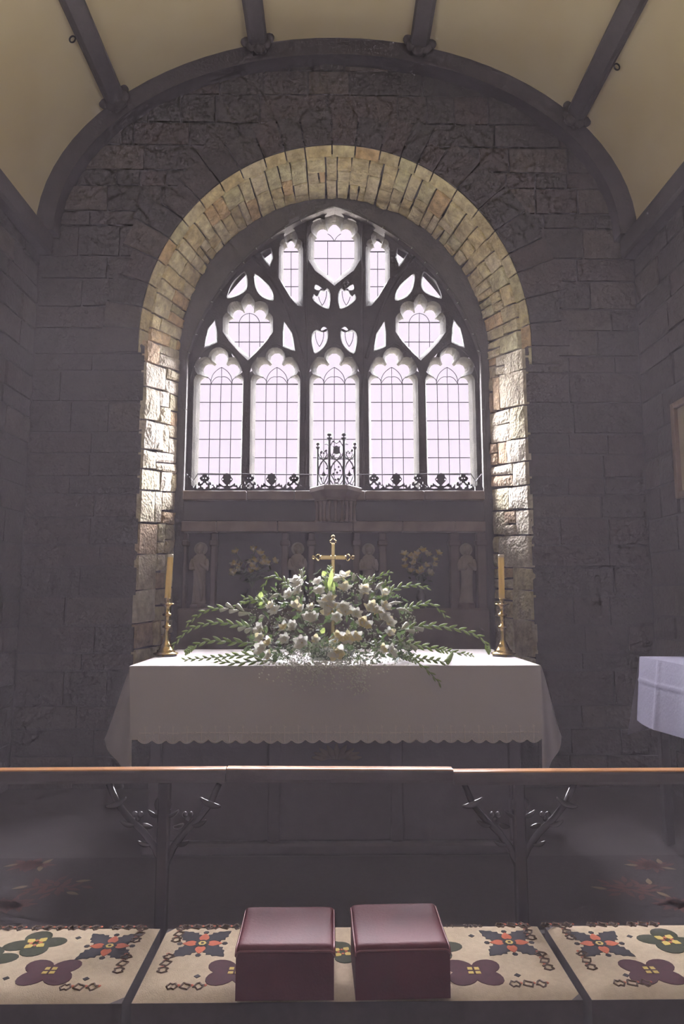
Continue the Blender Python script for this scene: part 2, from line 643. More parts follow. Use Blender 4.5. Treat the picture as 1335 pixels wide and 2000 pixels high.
# --- stones
def stone_patch(fn, nu, nv, hmax, depth, seed):
    """fn(a,b,h)->Vector; a,b in 0..1. pillow-shaped stone with rough top and skirt"""
    V, F = [], []
    for j in range(nv + 1):
        for i in range(nu + 1):
            a, b = i / nu, j / nv
            e = min(a, 1 - a, b, 1 - b)
            q = noise.noise(Vector((a * 2.3 + seed, b * 2.3, seed * 0.7)))
            h = hmax * (0.55 if e < 1e-6 else 1.0) + hmax * 0.45 * q
            V.append(fn(a, b, h))
    for j in range(nv):
        for i in range(nu):
            k = j * (nu + 1) + i
            F.append((k, k + 1, k + nu + 2, k + nu + 1))
    rim = [i for i in range(nu + 1)] + [j * (nu + 1) + nu for j in range(1, nu * 0 + nv + 1)] + \
          [nv * (nu + 1) + i for i in range(nu - 1, -1, -1)] + [j * (nu + 1) for j in range(nv - 1, 0, -1)]
    ab = [((k % (nu + 1)) / nu, (k // (nu + 1)) / nv) for k in rim]
    base = len(V)
    V += [fn(a, b, -depth) for a, b in ab]
    m = len(rim)
    for i in range(m):
        j = (i + 1) % m
        F.append((rim[i], base + i, base + j, rim[j]))
    return V, F


trim_1 = bpy.data.objects.new('trim_1', None)
COL.objects.link(trim_1)
trim_1.location = (C0x, YW, ZB)
ORG[trim_1] = Vector((C0x, YW, ZB))
trim_1['kind'] = 'structure'

u = 0.0
row = 0
JT = 0.007
while u < L_TOT - 0.02:
    in_arch = L_J0 - 0.05 < u < L_J0 + L_A - 0.05
    du = rnd(0.10, 0.17) if in_arch else rnd(0.13, 0.30)
    u2 = min(u + du, L_TOT)
    if L_TOT - u2 < 0.08:
        u2 = L_TOT
    cuts = [0.10 if in_arch else 0.0]
    first = rnd(0.34, 0.52) if row % 2 else rnd(0.48, 0.70)
    cuts.append(first)
    if random.random() < 0.7:
        cuts.append(min(first + rnd(0.18, 0.34), 0.9))
    cuts.append(1.0)
    for k in range(len(cuts) - 1):
        t0, t1 = cuts[k], cuts[k + 1]
        subs = [(u, u2)]
        if k >= 1 and (u2 - u) > 0.15 and random.random() < 0.6:
            mid = u + (u2 - u) * rnd(0.4, 0.6)
            subs = [(u, mid), (mid, u2)]
        for (ua, ub) in subs:
            jt = JT / (YI - YW)
            jit = [rnd(-0.012, 0.012) for _ in range(4)]
            hm = rnd(0.010, 0.032)

            def fn(a, b, h, ua=ua, ub=ub, t0=t0, t1=t1, jit=jit, jt=jt):
                w0 = ua + JT + jit[0] * b
                w1 = ub - JT + jit[1] * b
                s0 = t0 + jt
                s1 = t1 - jt
                return reveal_pt(max(0, min(L_TOT, w0 + (w1 - w0) * a)), s0 + (s1 - s0) * b, h)
            V, F = stone_patch(fn, 4, 4, hm, 0.03, rnd(0, 100))
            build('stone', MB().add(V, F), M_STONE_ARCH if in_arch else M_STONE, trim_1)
    u = u2
    row += 1

# chamfered outer order of the arch and face voussoirs
u = L_J0 - 0.1
while u < L_J0 + L_A + 0.05:
    u2 = u + rnd(0.14, 0.24)

    def fn(a, b, h, u=u, u2=u2):
        uu = u + 0.006 + (u2 - u - 0.012) * a
        (xa, za), n = arch(uu, 0, 0.05)
        (xb, zb), n = arch(uu, 0, 0.0)
        return Vector((xa + (xb - xa) * b + n[0] * h * 0.7, YW - 0.012 + 0.07 * b - h * 0.7, za + (zb - za) * b + n[1] * h * 0.7))
    V, F = stone_patch(fn, 4, 2, 0.006, 0.02, rnd(0, 100))
    build('chamfer_stone', MB().add(V, F), M_STONE_ARCH, trim_1)

    g2 = rnd(0.26, 0.40)

    def fn2(a, b, h, u=u, u2=u2, g2=g2):
        uu = u + 0.006 + (u2 - u - 0.012) * a
        (x, z), n = arch(uu, 0, 0.055 + (g2 - 0.055) * b)
        return Vector((x, YW - 0.016 - h, z))
    V, F = stone_patch(fn2, 3, 3, 0.012, 0.03, rnd(0, 100))
    build('voussoir', MB().add(V, [tuple(reversed(f)) for f in F]), M_WALLSTONE, trim_1)
    u = u2

# coursed rubble of the east wall
z = 0.0
count = 0
while z < SPR + VB + 0.1:
    hgt = rnd(0.12, 0.26)
    z2 = z + hgt
    zm = (z + z2) / 2
    if z < C0z:
        spans = [(WL, C0x - R0x), (C0x + R0x, WR)]
    else:
        spans = [(WL, WR)]
    for (xa, xb) in spans:
        x = xa
        while x < xb - 0.02:
            wd = rnd(0.22, 0.62) if hgt > 0.16 else rnd(0.18, 0.48)
            x2 = x + wd
            if xb - x2 < 0.14:
                x2 = xb
            cxm = (x + x2) / 2
            # outside the vault?
            if zm > SPR and ((cxm - VX) / (VA + 0.15)) ** 2 + ((z - SPR) / (VB + 0.1)) ** 2 > 1:
                x = x2
                continue

            def q(px_, pz_):
                r = math.hypot((px_ - C0x) / (R0x + 0.12), (pz_ - C0z) / (R0z + 0.12))
                if pz_ > C0z and r < 1:
                    k = 1 / max(r, 1e-3)
                    return C0x + (px_ - C0x) * k, C0z + (pz_ - C0z) * k
                return px_, pz_
            ins = [math.hypot((a - C0x) / (R0x + 0.12), (b - C0z) / (R0z + 0.12)) < 1 and b > C0z - 0.01
                   for a in (x, x2, cxm) for b in (z, z2, zm)]
            if sum(ins) >= 6 and zm > C0z - 0.1:
                x = x2
                continue
            jt = 0.009
            jj = [rnd(-0.014, 0.014) for _ in range(4)]
            hm = rnd(0.004, 0.026)

            def fn(a, b, h, x=x, x2=x2, z=z, z2=z2, jj=jj):
                xx = x + jt + (x2 - x - 2 * jt) * a
                zz = z + jt + (z2 - z - 2 * jt) * b + (jj[0] * (1 - a) + jj[1] * a) * (1 - 2 * abs(b - .5)) * 0.6
                xx, zz = q(xx, zz)
                return Vector((xx, YW + 0.012 - h, zz))
            V, F = stone_patch(fn, 4, 3, hm, 0.015, rnd(0, 100))
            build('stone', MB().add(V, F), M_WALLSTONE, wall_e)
            count += 1
            x = x2
    z = z2

# --- side walls
for side, X, sg in (('left', WL, 1), ('right', WR, -1)):
    wl = build('wall_' + side, MB().box((X - 0.35 if sg > 0 else X + 0.012, -7.2, -0.2), (X - 0.012 if sg > 0 else X + 0.35, YW + 0.6, SPR + 0.06)),
               M_MORTARD, kind='structure')
    z = 0.0
    while z < SPR - 0.08:
        z2 = min(z + rnd(0.13, 0.26), SPR - 0.02)
        y = YW
        while y > 3.1:
            y2 = y - rnd(0.22, 0.55)
            hm = rnd(0.004, 0.024)

            def fn(a, b, h, y=y, y2=y2, z=z, z2=z2):
                yy = y - 0.009 + (y2 - y + 0.018) * a
                return Vector((X - sg * 0.004 + sg * h, yy, z + 0.009 + (z2 - z - 0.018) * b))
            V, F = stone_patch(fn, 4, 3, hm, 0.015, rnd(0, 100))
            if sg > 0:
                F = [tuple(reversed(f)) for f in F]
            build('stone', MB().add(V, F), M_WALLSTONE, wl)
            y = y2
        z = z2
build('wall_back', MB().box((WL - 0.4, -7.4, -0.2), (WR + 0.4, -7.2, 6.7)), M_MORTARD, kind='structure')

# made-up window frames set around the added vault fill lamps
for i, (x, y, zz) in enumerate(VAULT_FILL):
    mbf = MB()
    sx = 1 if x < 0 else -1
    X = WL if x < 0 else WR
    for (ya, yb, za, zb) in ((y - 0.78, y - 0.67, zz - 1.05, zz + 1.05), (y + 0.67, y + 0.78, zz - 1.05, zz + 1.05),
                             (y - 0.67, y + 0.67, zz - 1.05, zz - 0.97), (y - 0.67, y + 0.67, zz + 0.97, zz + 1.05)):
        mbf.box((min(X, X + sx * 0.03), ya, za), (max(X, X + sx * 0.03), yb, zb))
    build('window_%d' % (i + 2), mbf, M_TRACERY, kind='structure')

# --- vault
NV = 40


def vault(th, grow=0.0):
    return VX + (VA + grow) * math.cos(th), SPR + (VB + grow) * math.sin(th)


mb = MB()
mb.grid(lambda a, b: Vector((vault(PI * (1 - a))[0], -7.3 + (YW + 0.08 + 7.3) * b, vault(PI * (1 - a))[1])), NV, 16)
mb.grid(lambda a, b: Vector((vault(PI * (1 - a), 0.12)[0], -7.3 + (YW + 0.08 + 7.3) * b, vault(PI * (1 - a), 0.12)[1])), NV, 16, flip=True)
build('ceiling', mb, M_PLASTER, kind='structure', smooth=True)


def theta_of(px, py):
    p = P(px, py, YW - 0.1)
    return math.atan2((p.z - SPR) / VB, (p.x - VX) / VA)


RIBS = [(235, 208), (509, 104), (813, 106), (1092, 250)]
trims = []
for i, (px, py) in enumerate(RIBS):
    th = theta_of(px, py)
    x, zz = vault(th)
    nrm = Vector((math.cos(th) / VA, 0, math.sin(th) / VB)).normalized()
    tan = Vector((-nrm.z, 0, nrm.x))
    mb = MB()
    prof = [(-0.075, 0.03), (-0.075, -0.055), (-0.055, -0.085), (0.055, -0.085), (0.075, -0.055), (0.075, 0.03)]
    ring = [Vector((x, 0, zz)) + tan * a + nrm * b for a, b in prof]
    V = [Vector((p.x, -7.2, p.z)) for p in ring] + [Vector((p.x, YW, p.z)) for p in ring]
    m = len(ring)
    mb.add(V, [(k, (k + 1) % m, m + (k + 1) % m, m + k) for k in range(m)] + [tuple(range(m)), tuple(reversed(range(m, 2 * m)))])
    t = build('trim_%d' % (i + 2), mb, M_TIMBER, kind='structure')
    trims.append((t, x, zz, nrm, tan))

# wall rib against the east wall with carved bosses
mb = MB()
r_o = [vault(PI * k / 48, 0.02) for k in range(49)]
r_i = [vault(PI * k / 48, -0.13) for k in range(49)]
V, F = [], []
for (xo, zo), (xi, zi) in zip(r_o, r_i):
    V += [(xo, YW - 0.14, zo), (xi, YW - 0.12, zi), (xi, YW + 0.02, zi), (xo, YW + 0.02, zo)]
for k in range(48):
    for a in range(4):
        b = (a + 1) % 4
        F.append((k * 4 + a, k * 4 + b, k * 4 + 4 + b, k * 4 + 4 + a))
F += [(0, 1, 2, 3), (195, 194, 193, 192)]
wrib = build('trim_6', MB().add(V, F), M_TIMBER, kind='structure')
for (t, x, zz, nrm, tan) in trims:
    c = Vector((x, YW - 0.2, zz)) - nrm * 0.02
    mb = MB()
    for k, (a, b, r) in enumerate(((0, 0, .085), (-.09, .0, .045), (.09, .0, .045), (-.055, -.04, .05), (.055, -.04, .05), (0, -.07, .05))):
        mb.ball(c + tan * a + nrm * b, r, 10, 7, sc=(1, .7, 1))
    build('carved_boss', mb, M_TIMBER, wrib, smooth=True)
for i, X in enumerate((WL, WR)):
    sg = 1 if i == 0 else -1
    mb = MB()
    xa, xb = sorted((X - sg * 0.05, X + sg * 0.11))
    mb.bbox((xa, -7.2, SPR - 0.16), (xb, YW, SPR + 0.02), 0.02)
    build('trim_%d' % (7 + i), mb, M_TIMBER, kind='structure')
# ring hooks screwed to two ribs
for (ti, px, py) in ((0, 161, 72), (3, 1173, 127)):
    t, x, zz, nrm, tan = trims[ti]
    sgn = 1 if ti == 0 else -1
    p = None
    # find the y where the rib edge projects to that pixel row
    best = None
    for k in range(200):
        y = 2.5 + k * 0.012
        q0 = Vector((x, y, zz)) + tan * (0.085 * sgn) - nrm * 0.03
        d = q0 - CAMP
        py_ = 1000 - d.dot(UP) / d.dot(FW) * FPX
        if best is None or abs(py_ - py) < best[0]:
            best = (abs(py_ - py), q0)
    c = best[1]
    mb = MB()
    pts = [c + tan * (sgn * 0.022) + (tan * math.cos(a) + Vector((0, 1, 0)) * math.sin(a)) * 0.022 for a in [k * 2 * PI / 14 for k in range(15)]]
    mb.tube(pts, 0.0055, 6, caps=False)
    build('ring_hook', mb, M_IRON, t, smooth=True)

# unseen raised ground, added to bounce sun up to the arch soffit
build('bounce_ground', MB().box((-14, 6.02, 1.2), (14, 26, 1.5)), M_GROUND, kind='structure')

# ================================================================== EAST WINDOW
AX = 652.5


def isect(c1_, c2_, inner):
    (x1, y1, r1), (x2, y2, r2) = c1_, c2_
    d = math.hypot(x2 - x1, y2 - y1)
    if d >= r1 + r2 or d < 1e-6 or d <= abs(r1 - r2):
        k = r1 / (r1 + r2)
        return (x1 + (x2 - x1) * k, y1 + (y2 - y1) * k)
    a = (r1 * r1 - r2 * r2 + d * d) / (2 * d)
    h = math.sqrt(max(r1 * r1 - a * a, 0))
    mx, my = x1 + a * (x2 - x1) / d, y1 + a * (y2 - y1) / d
    c = [(mx + h * (y2 - y1) / d, my - h * (x2 - x1) / d), (mx - h * (y2 - y1) / d, my + h * (x2 - x1) / d)]
    return max(c, key=lambda p: (p[0] - inner[0]) ** 2 + (p[1] - inner[1]) ** 2)


def lobes(circles, inner, point=0.0, n=8):
    """path over the top of circles given left to right, in photo px (y down)"""
    out = []
    cuts = [isect(circles[i], circles[i + 1], inner) for i in range(len(circles) - 1)]
    for i, (x, y, r) in enumerate(circles):
        a0 = PI if i == 0 else math.atan2(y - cuts[i - 1][1], cuts[i - 1][0] - x)
        a1 = 0.0 if i == len(circles) - 1 else math.atan2(y - cuts[i][1], cuts[i][0] - x)
        while a0 < a1 - 1e-6:
            a0 += 2 * PI
        while a0 - a1 > 2 * PI:
            a0 -= 2 * PI
        mid = i == len(circles) // 2
        for k in range(n):
            a = a0 + (a1 - a0) * k / (n - 1) * 0.999
            px, py = x + r * math.cos(a), y - r * math.sin(a)
            if mid and point and abs(px - x) < r * 0.8 and py < y:
                py -= point * (1 - abs(px - x) / (r * 0.8)) ** 1.5
            out.append((px, py))
    return out


def mirror(path):
    return [(2 * AX - x, y) for x, y in reversed(path)]


OPEN = []   # (A contour or None, O contour, G contour, grid columns, grid rows)


def head5(cx, s_, d_, t_, point=0.0):
    """shoulder, side, top lobes: each (dx, y, r)"""
    c = [(cx - s_[0], s_[1], s_[2]), (cx - d_[0], d_[1], d_[2]), (cx, t_[1], t_[2]), (cx + d_[0], d_[1], d_[2]), (cx + s_[0], s_[1], s_[2])]
    return lobes(c, (cx, s_[1] + 25), point)


def parch(cx, hw, yspring, yapex, n=9):
    """pointed arch head from left to right"""
    h = yspring - yapex
    # two-centred arch through (+-hw, spring) and apex
    k = (h * h - hw * hw) / (2 * hw)
    R = hw + k
    out = []
    for i in range(n + 1):
        a = PI - (PI - math.atan2(h, -k)) * i / n
        out.append((cx + k + R * math.cos(a), yspring - R * math.sin(a)))
    out[-1] = (cx, yapex)
    return out + [(2 * cx - x, y) for x, y in reversed(out[:-1])]


YBOT = 957.0
for cx in (432.4, 540.6, 652.5, 764.4, 872.6):
    off = (cx - AX)
    cxf = AX + off * (YG / YF)         # the same axis seen on the nearer plane
    cxm = AX + off * (YG / YM)
    lean = off * 0.023
    G = head5(cx, (29.5, 750, 11.5), (22.3, 724, 12.6), (0, 703, 12.8))
    G += [(cx + 41.5 + lean, YBOT), (cx - 41.5 + lean, YBOT)]
    O = head5(cxm, (33, 744, 15.5), (27, 717, 20), (0, 698, 20))
    O += [(cxm + 48.8 + lean, YBOT), (cxm - 48.8 + lean, YBOT)]
    A = parch(cxf, 51.5, 748, 673)
    A += [(cxf + 51.5 + lean, YBOT), (cxf - 51.5 + lean, YBOT)]
    OPEN.append((A, O, G, 4, (750.5, 786, 822, 858, 894, 927), 41.5))


def grown(path, k, add=2.5):
    cx_ = sum(p[0] for p in path) / len(path)
    cy_ = sum(p[1] for p in path) / len(path)
    out = []
    for x, y in path:
        d = math.hypot(x - cx_, y - cy_) or 1
        out.append((cx_ + (x - cx_) * (k + add / d), cy_ + (y - cy_) * (k + add / d)))
    return out


for sgn in (-1, 1):
    cx = AX + sgn * 165.7
    # two broad cusped lights over the paired lights
    G = head5(cx, (31, 633, 9.5), (20.5, 617, 11.5), (0, 607, 9.5), point=6)
    G += [(cx + 40.5, 655), (cx + 30, 667), (cx + 14, 684), (cx, 698), (cx - 14, 684), (cx - 30, 667), (cx - 40.5, 655)]
    O = head5(cx + sgn * 3, (34, 624, 15), (23.5, 605, 17), (0, 593, 14), point=9)
    ox = cx + sgn * 3
    O += [(ox + 49, 648), (ox + 36, 667), (ox + 17, 688), (ox, 704), (ox - 17, 688), (ox - 36, 667), (ox - 49, 648)]
    OPEN.append((None, O, G, 4, (630, 668), 40.5))
    # tall narrow lights
    cx = AX + sgn * 84.5
    G = head5(cx, (9.5, 493, 5), (7.5, 490, 5.5), (0, 480.5, 7.5), point=4)
    if sgn < 0:
        bl = [(cx + 14.4, 589), (cx + 9, 588), (cx, 579), (cx - 8, 568), (cx - 14.4, 556)]
        bo = [(cx + 23, 598), (cx + 12, 597), (cx - 2, 580), (cx - 14, 560), (cx - 24, 542)]
    else:
        bl = [(cx + 14.4, 556), (cx + 8, 568), (cx, 579), (cx - 9, 588), (cx - 14.4, 589)]
        bo = [(cx + 24, 542), (cx + 14, 560), (cx + 2, 580), (cx - 12, 597), (cx - 23, 598)]
    G += bl
    O = head5(cx, (13, 487, 10.5), (11, 477, 11), (0, 463, 13), point=5) + bo
    OPEN.append((None, O, G, 2, (492, 526, 560), 14.4))

# central top light
G = head5(AX, (30, 474, 9), (22.5, 460, 12), (0, 453, 12.5), point=3)
G += [(AX + 39, 508), (AX + 32, 521), (AX + 14, 536), (AX, 550), (AX - 14, 536), (AX - 32, 521), (AX - 39, 508)]
O = head5(AX, (36, 466, 15), (27, 447, 19), (0, 434, 20), point=3)
O += [(AX + 51, 507), (AX + 38, 528), (AX + 17, 544), (AX, 558), (AX - 17, 544), (AX - 38, 528), (AX - 51, 507)]
OPEN.append((None, O, G, 3, (471, 505), 39))


def smooth_poly(pts, n=5):
    out = []
    m = len(pts)
    for i in range(m):
        p0, p1, p2, p3 = (Vector(pts[(i + k - 1) % m]) for k in range(4))
        for k in range(n):
            t = k / n
            q = 0.5 * ((2 * p1) + (p2 - p0) * t + (2 * p0 - 5 * p1 + 4 * p2 - p3) * t * t + (3 * p1 - p0 - 3 * p2 + p3) * t ** 3)
            out.append((q.x, q.y))
    return out


DAG = [
    ([(446, 580), (455, 557), (476, 534), (479.5, 556), (472, 569)], 3),
    ([(500, 538), (527, 567), (530, 584), (512, 576), (500.5, 557)], 3),
    ([(419, 627), (421.5, 666), (400, 676), (408, 645)], 2),
    ([(555, 629), (568, 654), (574.5, 683), (554, 674)], 2),
    ([(512.5, 496), (528, 487), (529.5, 503), (526, 517)], 2),
]
for pts, sm in DAG:
    pts = smooth_poly(pts, 4) if sm == 3 else [p for i in range(len(pts)) for p in
                                              (pts[i], ((pts[i][0] + pts[(i + 1) % len(pts)][0]) / 2, (pts[i][1] + pts[(i + 1) % len(pts)][1]) / 2))]
    for g in (pts, mirror(pts)):
        OPEN.append((None, grown(g, 1.0, 4.0), g, 1, (), 0))
# four little mouchettes in the centre
HEART = [(613.5, 583), (617, 576), (622.5, 579.5), (625.5, 573), (627, 568), (632, 571), (637, 566), (641.5, 575), (641, 596), (637.5, 600), (626, 594)]
TEAR = [(612.5, 654), (619, 648), (626, 651), (635, 646), (637, 655), (631, 674), (616, 687), (612, 672)]
BIT1 = [(614.5, 563), (617, 556.5), (626, 562), (627, 565.5), (619, 566)]
BIT2 = [(627, 643.5), (632, 639), (638, 642.5), (634, 646), (629, 646.5)]
for pts, ex in ((HEART, 3.6), (TEAR, 4.0), (BIT1, 1.2), (BIT2, 1.2)):
    pts = smooth_poly(pts, 3)
    for g in (pts, mirror(pts)):
        OPEN.append((None, grown(g, 1.0, ex), g, 1, (), 0))

win = bpy.data.objects.new('window_1', None)
COL.objects.link(win)
win.location = (CX, YF, P(652, 960, YF).z)
ORG[win] = Vector(win.location)
win['kind'] = 'structure'

# front plate of the tracery and the splayed openings behind it
outer_px = []
for x, y in px_arc:
    d = Vector((x - AX, y - 690)).normalized() * 9
    outer_px.append((x + d.x, y + d.y))
outer_px = [(349, 962), (355, 700)] + outer_px[1:]
outer_px = outer_px + mirror(outer_px)[1:]
Aloops = []
for (A, O, G, nc, rows, hw) in OPEN:
    A2 = A if A else grown(O, 1.0, 2.0 if len(O) > 40 else 1.2)
    Aloops.append(A2)
tri = tri2d(outer_px, Aloops)
fl = outer_px + [p for a in Aloops for p in a]
mb = MB()
mb.add([P(x, y, YF) for x, y in fl], [tuple(reversed(t)) for t in tri])
n = len(outer_px)
mb.add([P(x, y, YF) for x, y in outer_px] + [P(x, y, YG) for x, y in outer_px], [(i, (i + 1) % n, n + (i + 1) % n, n + i) for i in range(n)])
for A2, (A, O, G, nc, rows, hw) in zip(Aloops, OPEN):
    n = len(A2)
    mb.add([P(x, y, YF) for x, y in A2] + [P(x, y, YM) for x, y in A2], [(i, n + i, n + (i + 1) % n, (i + 1) % n) for i in range(n)])
    t2 = tri2d(A2, [O])
    mb.add([P(x, y, YM) for x, y in A2 + O], [tuple(reversed(t)) for t in t2])
    n = len(O)
    Hc = [(a[0] + (b[0] - a[0]) * .42, a[1] + (b[1] - a[1]) * .42) for a, b in zip(O, G)]
    mb.add([P(x, y, YM) for x, y in O] + [P(x, y, YM + .05) for x, y in Hc] + [P(x, y, YG) for x, y in G],
           [(k * n + i, k * n + n + i, k * n + n + (i + 1) % n, k * n + (i + 1) % n) for k in (0, 1) for i in range(n)])
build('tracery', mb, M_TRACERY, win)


def on_win(px_pts, Y):
    return [P(x, y, Y) for x, y in px_pts]


# roll mouldings over the plate
def roll(px_pts, r=0.012, name='moulding'):
    build(name, MB().tube(on_win(px_pts, YF), r, 6), M_TRACERY, win, smooth=True)


def qbez(p0, p1, p2, n=12):
    return [((1 - t) ** 2 * p0[0] + 2 * t * (1 - t) * p1[0] + t * t * p2[0], (1 - t) ** 2 * p0[1] + 2 * t * (1 - t) * p1[1] + t * t * p2[1])
            for t in [i / n for i in range(n + 1)]]


arc_in = qbez((488.5, 496), (560, 560), (590, 700), 14)
roll(arc_in, 0.016)
roll(mirror(arc_in), 0.016)
arc_out = [(x + (AX - x) * 0.012 + 1, y + 2) for x, y in px_arc[:17]]
roll(arc_out, 0.014)
roll(mirror(arc_out), 0.014)
for x in (597.5, 707.5):
    roll([(x, 432), (x, 560), (x, 700), (x + (x - AX) * 0.026, 957)], 0.012)
for cx in (432.4, 540.6, 652.5, 764.4, 872.6):
    cxf = AX + (cx - AX) * YG / YF
    roll(parch(cxf, 53.0, 748, 670), 0.007)


# panes and lead cames
def clip(poly, x0, x1, y0, y1):
    def cut(pts, f, g):
        out = []
        m = len(pts)
        for i in range(m):
            a, b = pts[i], pts[(i + 1) % m]
            fa, fb = f(a), f(b)
            if fa >= 0:
                out.append(a)
            if (fa >= 0) != (fb >= 0):
                t = fa / (fa - fb)
                out.append((a[0] + (b[0] - a[0]) * t, a[1] + (b[1] - a[1]) * t))
        return out
    for f in (lambda p: p[0] - x0, lambda p: x1 - p[0], lambda p: p[1] - y0, lambda p: y1 - p[1]):
        poly = cut(poly, f, None)
        if len(poly) < 3:
            return []
    return poly


def pane(poly):
    q = []
    for p in poly:
        if not q or (abs(p[0] - q[-1][0]) + abs(p[1] - q[-1][1])) > 0.05:
            q.append(p)
    if len(q) < 3:
        return
    jig = rnd(-0.006, 0.006)
    Y = YG - 0.012 + rnd(-0.003, 0.003)
    V = [P(x, y, Y) for x, y in q]
    n = len(V)
    t = tri2d(q, [])
    mbp = MB()
    cxx = sum(v.x for v in V) / n
    V = [Vector((v.x, v.y + (v.x - cxx) * jig * 8, v.z)) for v in V]
    mbp.add(V, t)
    build('pane', mbp, M_GLASS, win)


for (A, O, G, nc, rows, hw) in OPEN:
    if nc == 1:
        pane(G)
        if len(G) >= 24 and max(p[1] for p in G) - min(p[1] for p in G) > 25 and abs(G[0][0] - AX) < 60:
            gx = sum(p[0] for p in G) / len(G)
            gy = sum(p[1] for p in G) / len(G)
            sgn = 1 if gx > AX else -1
            for dx in (-1, 1):
                mbp = MB().tube(on_win(qbez((gx + dx * 8, gy - 12), (gx + dx * 9, gy + 4), (gx - sgn * -5 * 0, gy + 16), 8), YG - 0.02), 0.0035, 5)
                build('lead_came', mbp, M_LEAD, win)
        continue
    cx = (min(p[0] for p in G[:40]) + max(p[0] for p in G[:40])) / 2
    ytop = min(p[1] for p in G)
    ybot = max(p[1] for p in G)
    lean = (G[40][0] + G[41][0]) / 2 - cx if nc == 4 and ybot > 900 else 0.0
    ys = list(rows) + [ybot + 1]
    top = clip(G, cx - 80, cx + 80, ytop - 1, rows[0])
    pane(top)

    def lx(y):
        return cx + lean * (y - ytop) / (ybot - ytop)
    for j in range(len(rows)):
        for i in range(nc):
            mid = lx((ys[j] + ys[j + 1]) / 2)
            wl_ = 2 * hw / nc
            xa = -99 if i == 0 else -hw + wl_ * i
            xb = 99 if i == nc - 1 else -hw + wl_ * (i + 1)
            q = clip(G, mid + xa, mid + xb, ys[j], ys[j + 1])
            if q:
                pane(q)
    # cames
    def width_at(y):
        xs = []
        m = len(G)
        for i in range(m):
            a, b = G[i], G[(i + 1) % m]
            if (a[1] > y) != (b[1] > y):
                xs.append(a[0] + (b[0] - a[0]) * (y - a[1]) / (b[1] - a[1]))
        return (min(xs), max(xs)) if len(xs) >= 2 else None
    for j, y in enumerate(rows):
        wv = width_at(y + 0.5)
        if wv:
            build('lead_came', MB().tube(on_win([(wv[0], y), (wv[1], y)], YG - 0.02), 0.0058 if j == 0 else 0.0040, 5), M_LEAD, win)
    for i in range(1, nc):
        dx = -hw + 2 * hw / nc * i
        ylow = ybot
        # follow the bottom contour
        for yy in range(int(rows[0]), int(ybot) + 1):
            wv = width_at(yy + 0.5)
            if wv and not (wv[0] - 0.5 <= lx(yy) + dx <= wv[1] + 0.5):
                ylow = yy
                break
        build('lead_came', MB().tube(on_win([(lx(rows[0]) + dx, rows[0]), (lx(ylow) + dx, ylow)], YG - 0.02), 0.0036, 5), M_LEAD, win)
    if nc == 4 or nc == 3:
        # curved leading in the cusped head
        y0 = rows[0]
        if ybot > 900:
            segs = [qbez((cx - 20.5, y0 - 1), (cx - 22, y0 - 22), (cx, y0 - 33)), qbez((cx + 20.5, y0 - 1), (cx + 22, y0 - 22), (cx, y0 - 33)),
                    qbez((cx - 20.5, y0 - 1), (cx - 20, y0 - 12), (cx - 31, y0 - 14)), qbez((cx + 20.5, y0 - 1), (cx + 20, y0 - 12), (cx + 31, y0 - 14)),
                    qbez((cx, y0 - 14), (cx - 12, y0 - 18), (cx - 20.5, y0 - 1)), qbez((cx, y0 - 14), (cx + 12, y0 - 18), (cx + 20.5, y0 - 1)),
                    [(cx, y0 - 33), (cx, y0 - 14), (cx, y0)]]
        elif nc == 4:
            segs = [qbez((cx - 20, y0), (cx - 16, y0 - 16), (cx, y0 - 18)), qbez((cx + 20, y0), (cx + 16, y0 - 16), (cx, y0 - 18)),
                    [(cx, y0 - 18), (cx, y0)]]
        else:
            segs = [qbez((cx - 13, y0 - 14), (cx - 4, y0 - 10), (cx, y0 + 1)), qbez((cx + 13, y0 - 14), (cx + 4, y0 - 10), (cx, y0 + 1))]
        for sg_ in segs:
            build('lead_came', MB().tube(on_win(sg_, YG - 0.02), 0.0032, 5), M_LEAD, win)

# ================================================================== REREDOS, LEDGES, CORBEL
YL = 5.46
rer = thing('reredos', (CX, YL + 0.05, 0.0), 'dark stone reredos with pinkish marble ledges and pilasters below the east window', 'reredos')


def slab(px0, px1, py0, py1, Y0, Y1, m, parent, name, c=0.006):
    a, b = P(px0, py1, Y0), P(px1, py0, Y0)
    return build(name, MB().bbox((a.x, Y0, a.z), (b.x, Y1, b.z), c), m, parent)


for a, b in ((356, 480.5), (481.5, 573.5), (574.5, 652), (653, 712), (713, 828), (829, 946)):
    slab(a, b, 958, 976, YL, YF + 0.04, M_MARBLE, rer, 'ledge_slab')
for a, b in ((353, 421), (422, 541), (542, 688.5), (689.5, 786), (787, 889), (890, 948)):
    slab(a, b, 1018, 1038, YL, YI - 0.01, M_MARBLE, rer, 'shelf_slab')
slab(357, 945, 976, 1018, YL + 0.07, YI - 0.01, M_SLATE, rer, 'frieze_panel')
a, b = P(350, 1290, YI - 0.05), P(951, 1038, YI - 0.05)
build('back_panel', MB().box((a.x, YI - 0.05, 0.3), (b.x, YI - 0.005, b.z)), M_SLATE, rer)
for (x0, x1) in ((354, 365), (408, 423), (548, 563), (601, 614), (690, 703), (741, 754), (881, 896), (934, 948)):
    a, b = P(x0, 1200, YL + 0.06), P(x1, 1040, YL + 0.06)
    pil = build('pilaster', MB().bbox((a.x, YL + 0.06, 0.35), (b.x, YI - 0.05, b.z), 0.008), M_PILASTER, rer)
    build('capital', MB().bbox((a.x - 0.012, YL + 0.045, b.z - 0.11), (b.x + 0.012, YI - 0.05, b.z - 0.06), 0.01), M_PILASTER, pil)
a, b = P(350, 1200, YL + 0.02), P(951, 1188, YL + 0.02)
build('gradine', MB().bbox((a.x, YL - 0.06, 0.3), (b.x, YI - 0.05, b.z), 0.01), M_PILASTER, rer)
ZGR = b.z

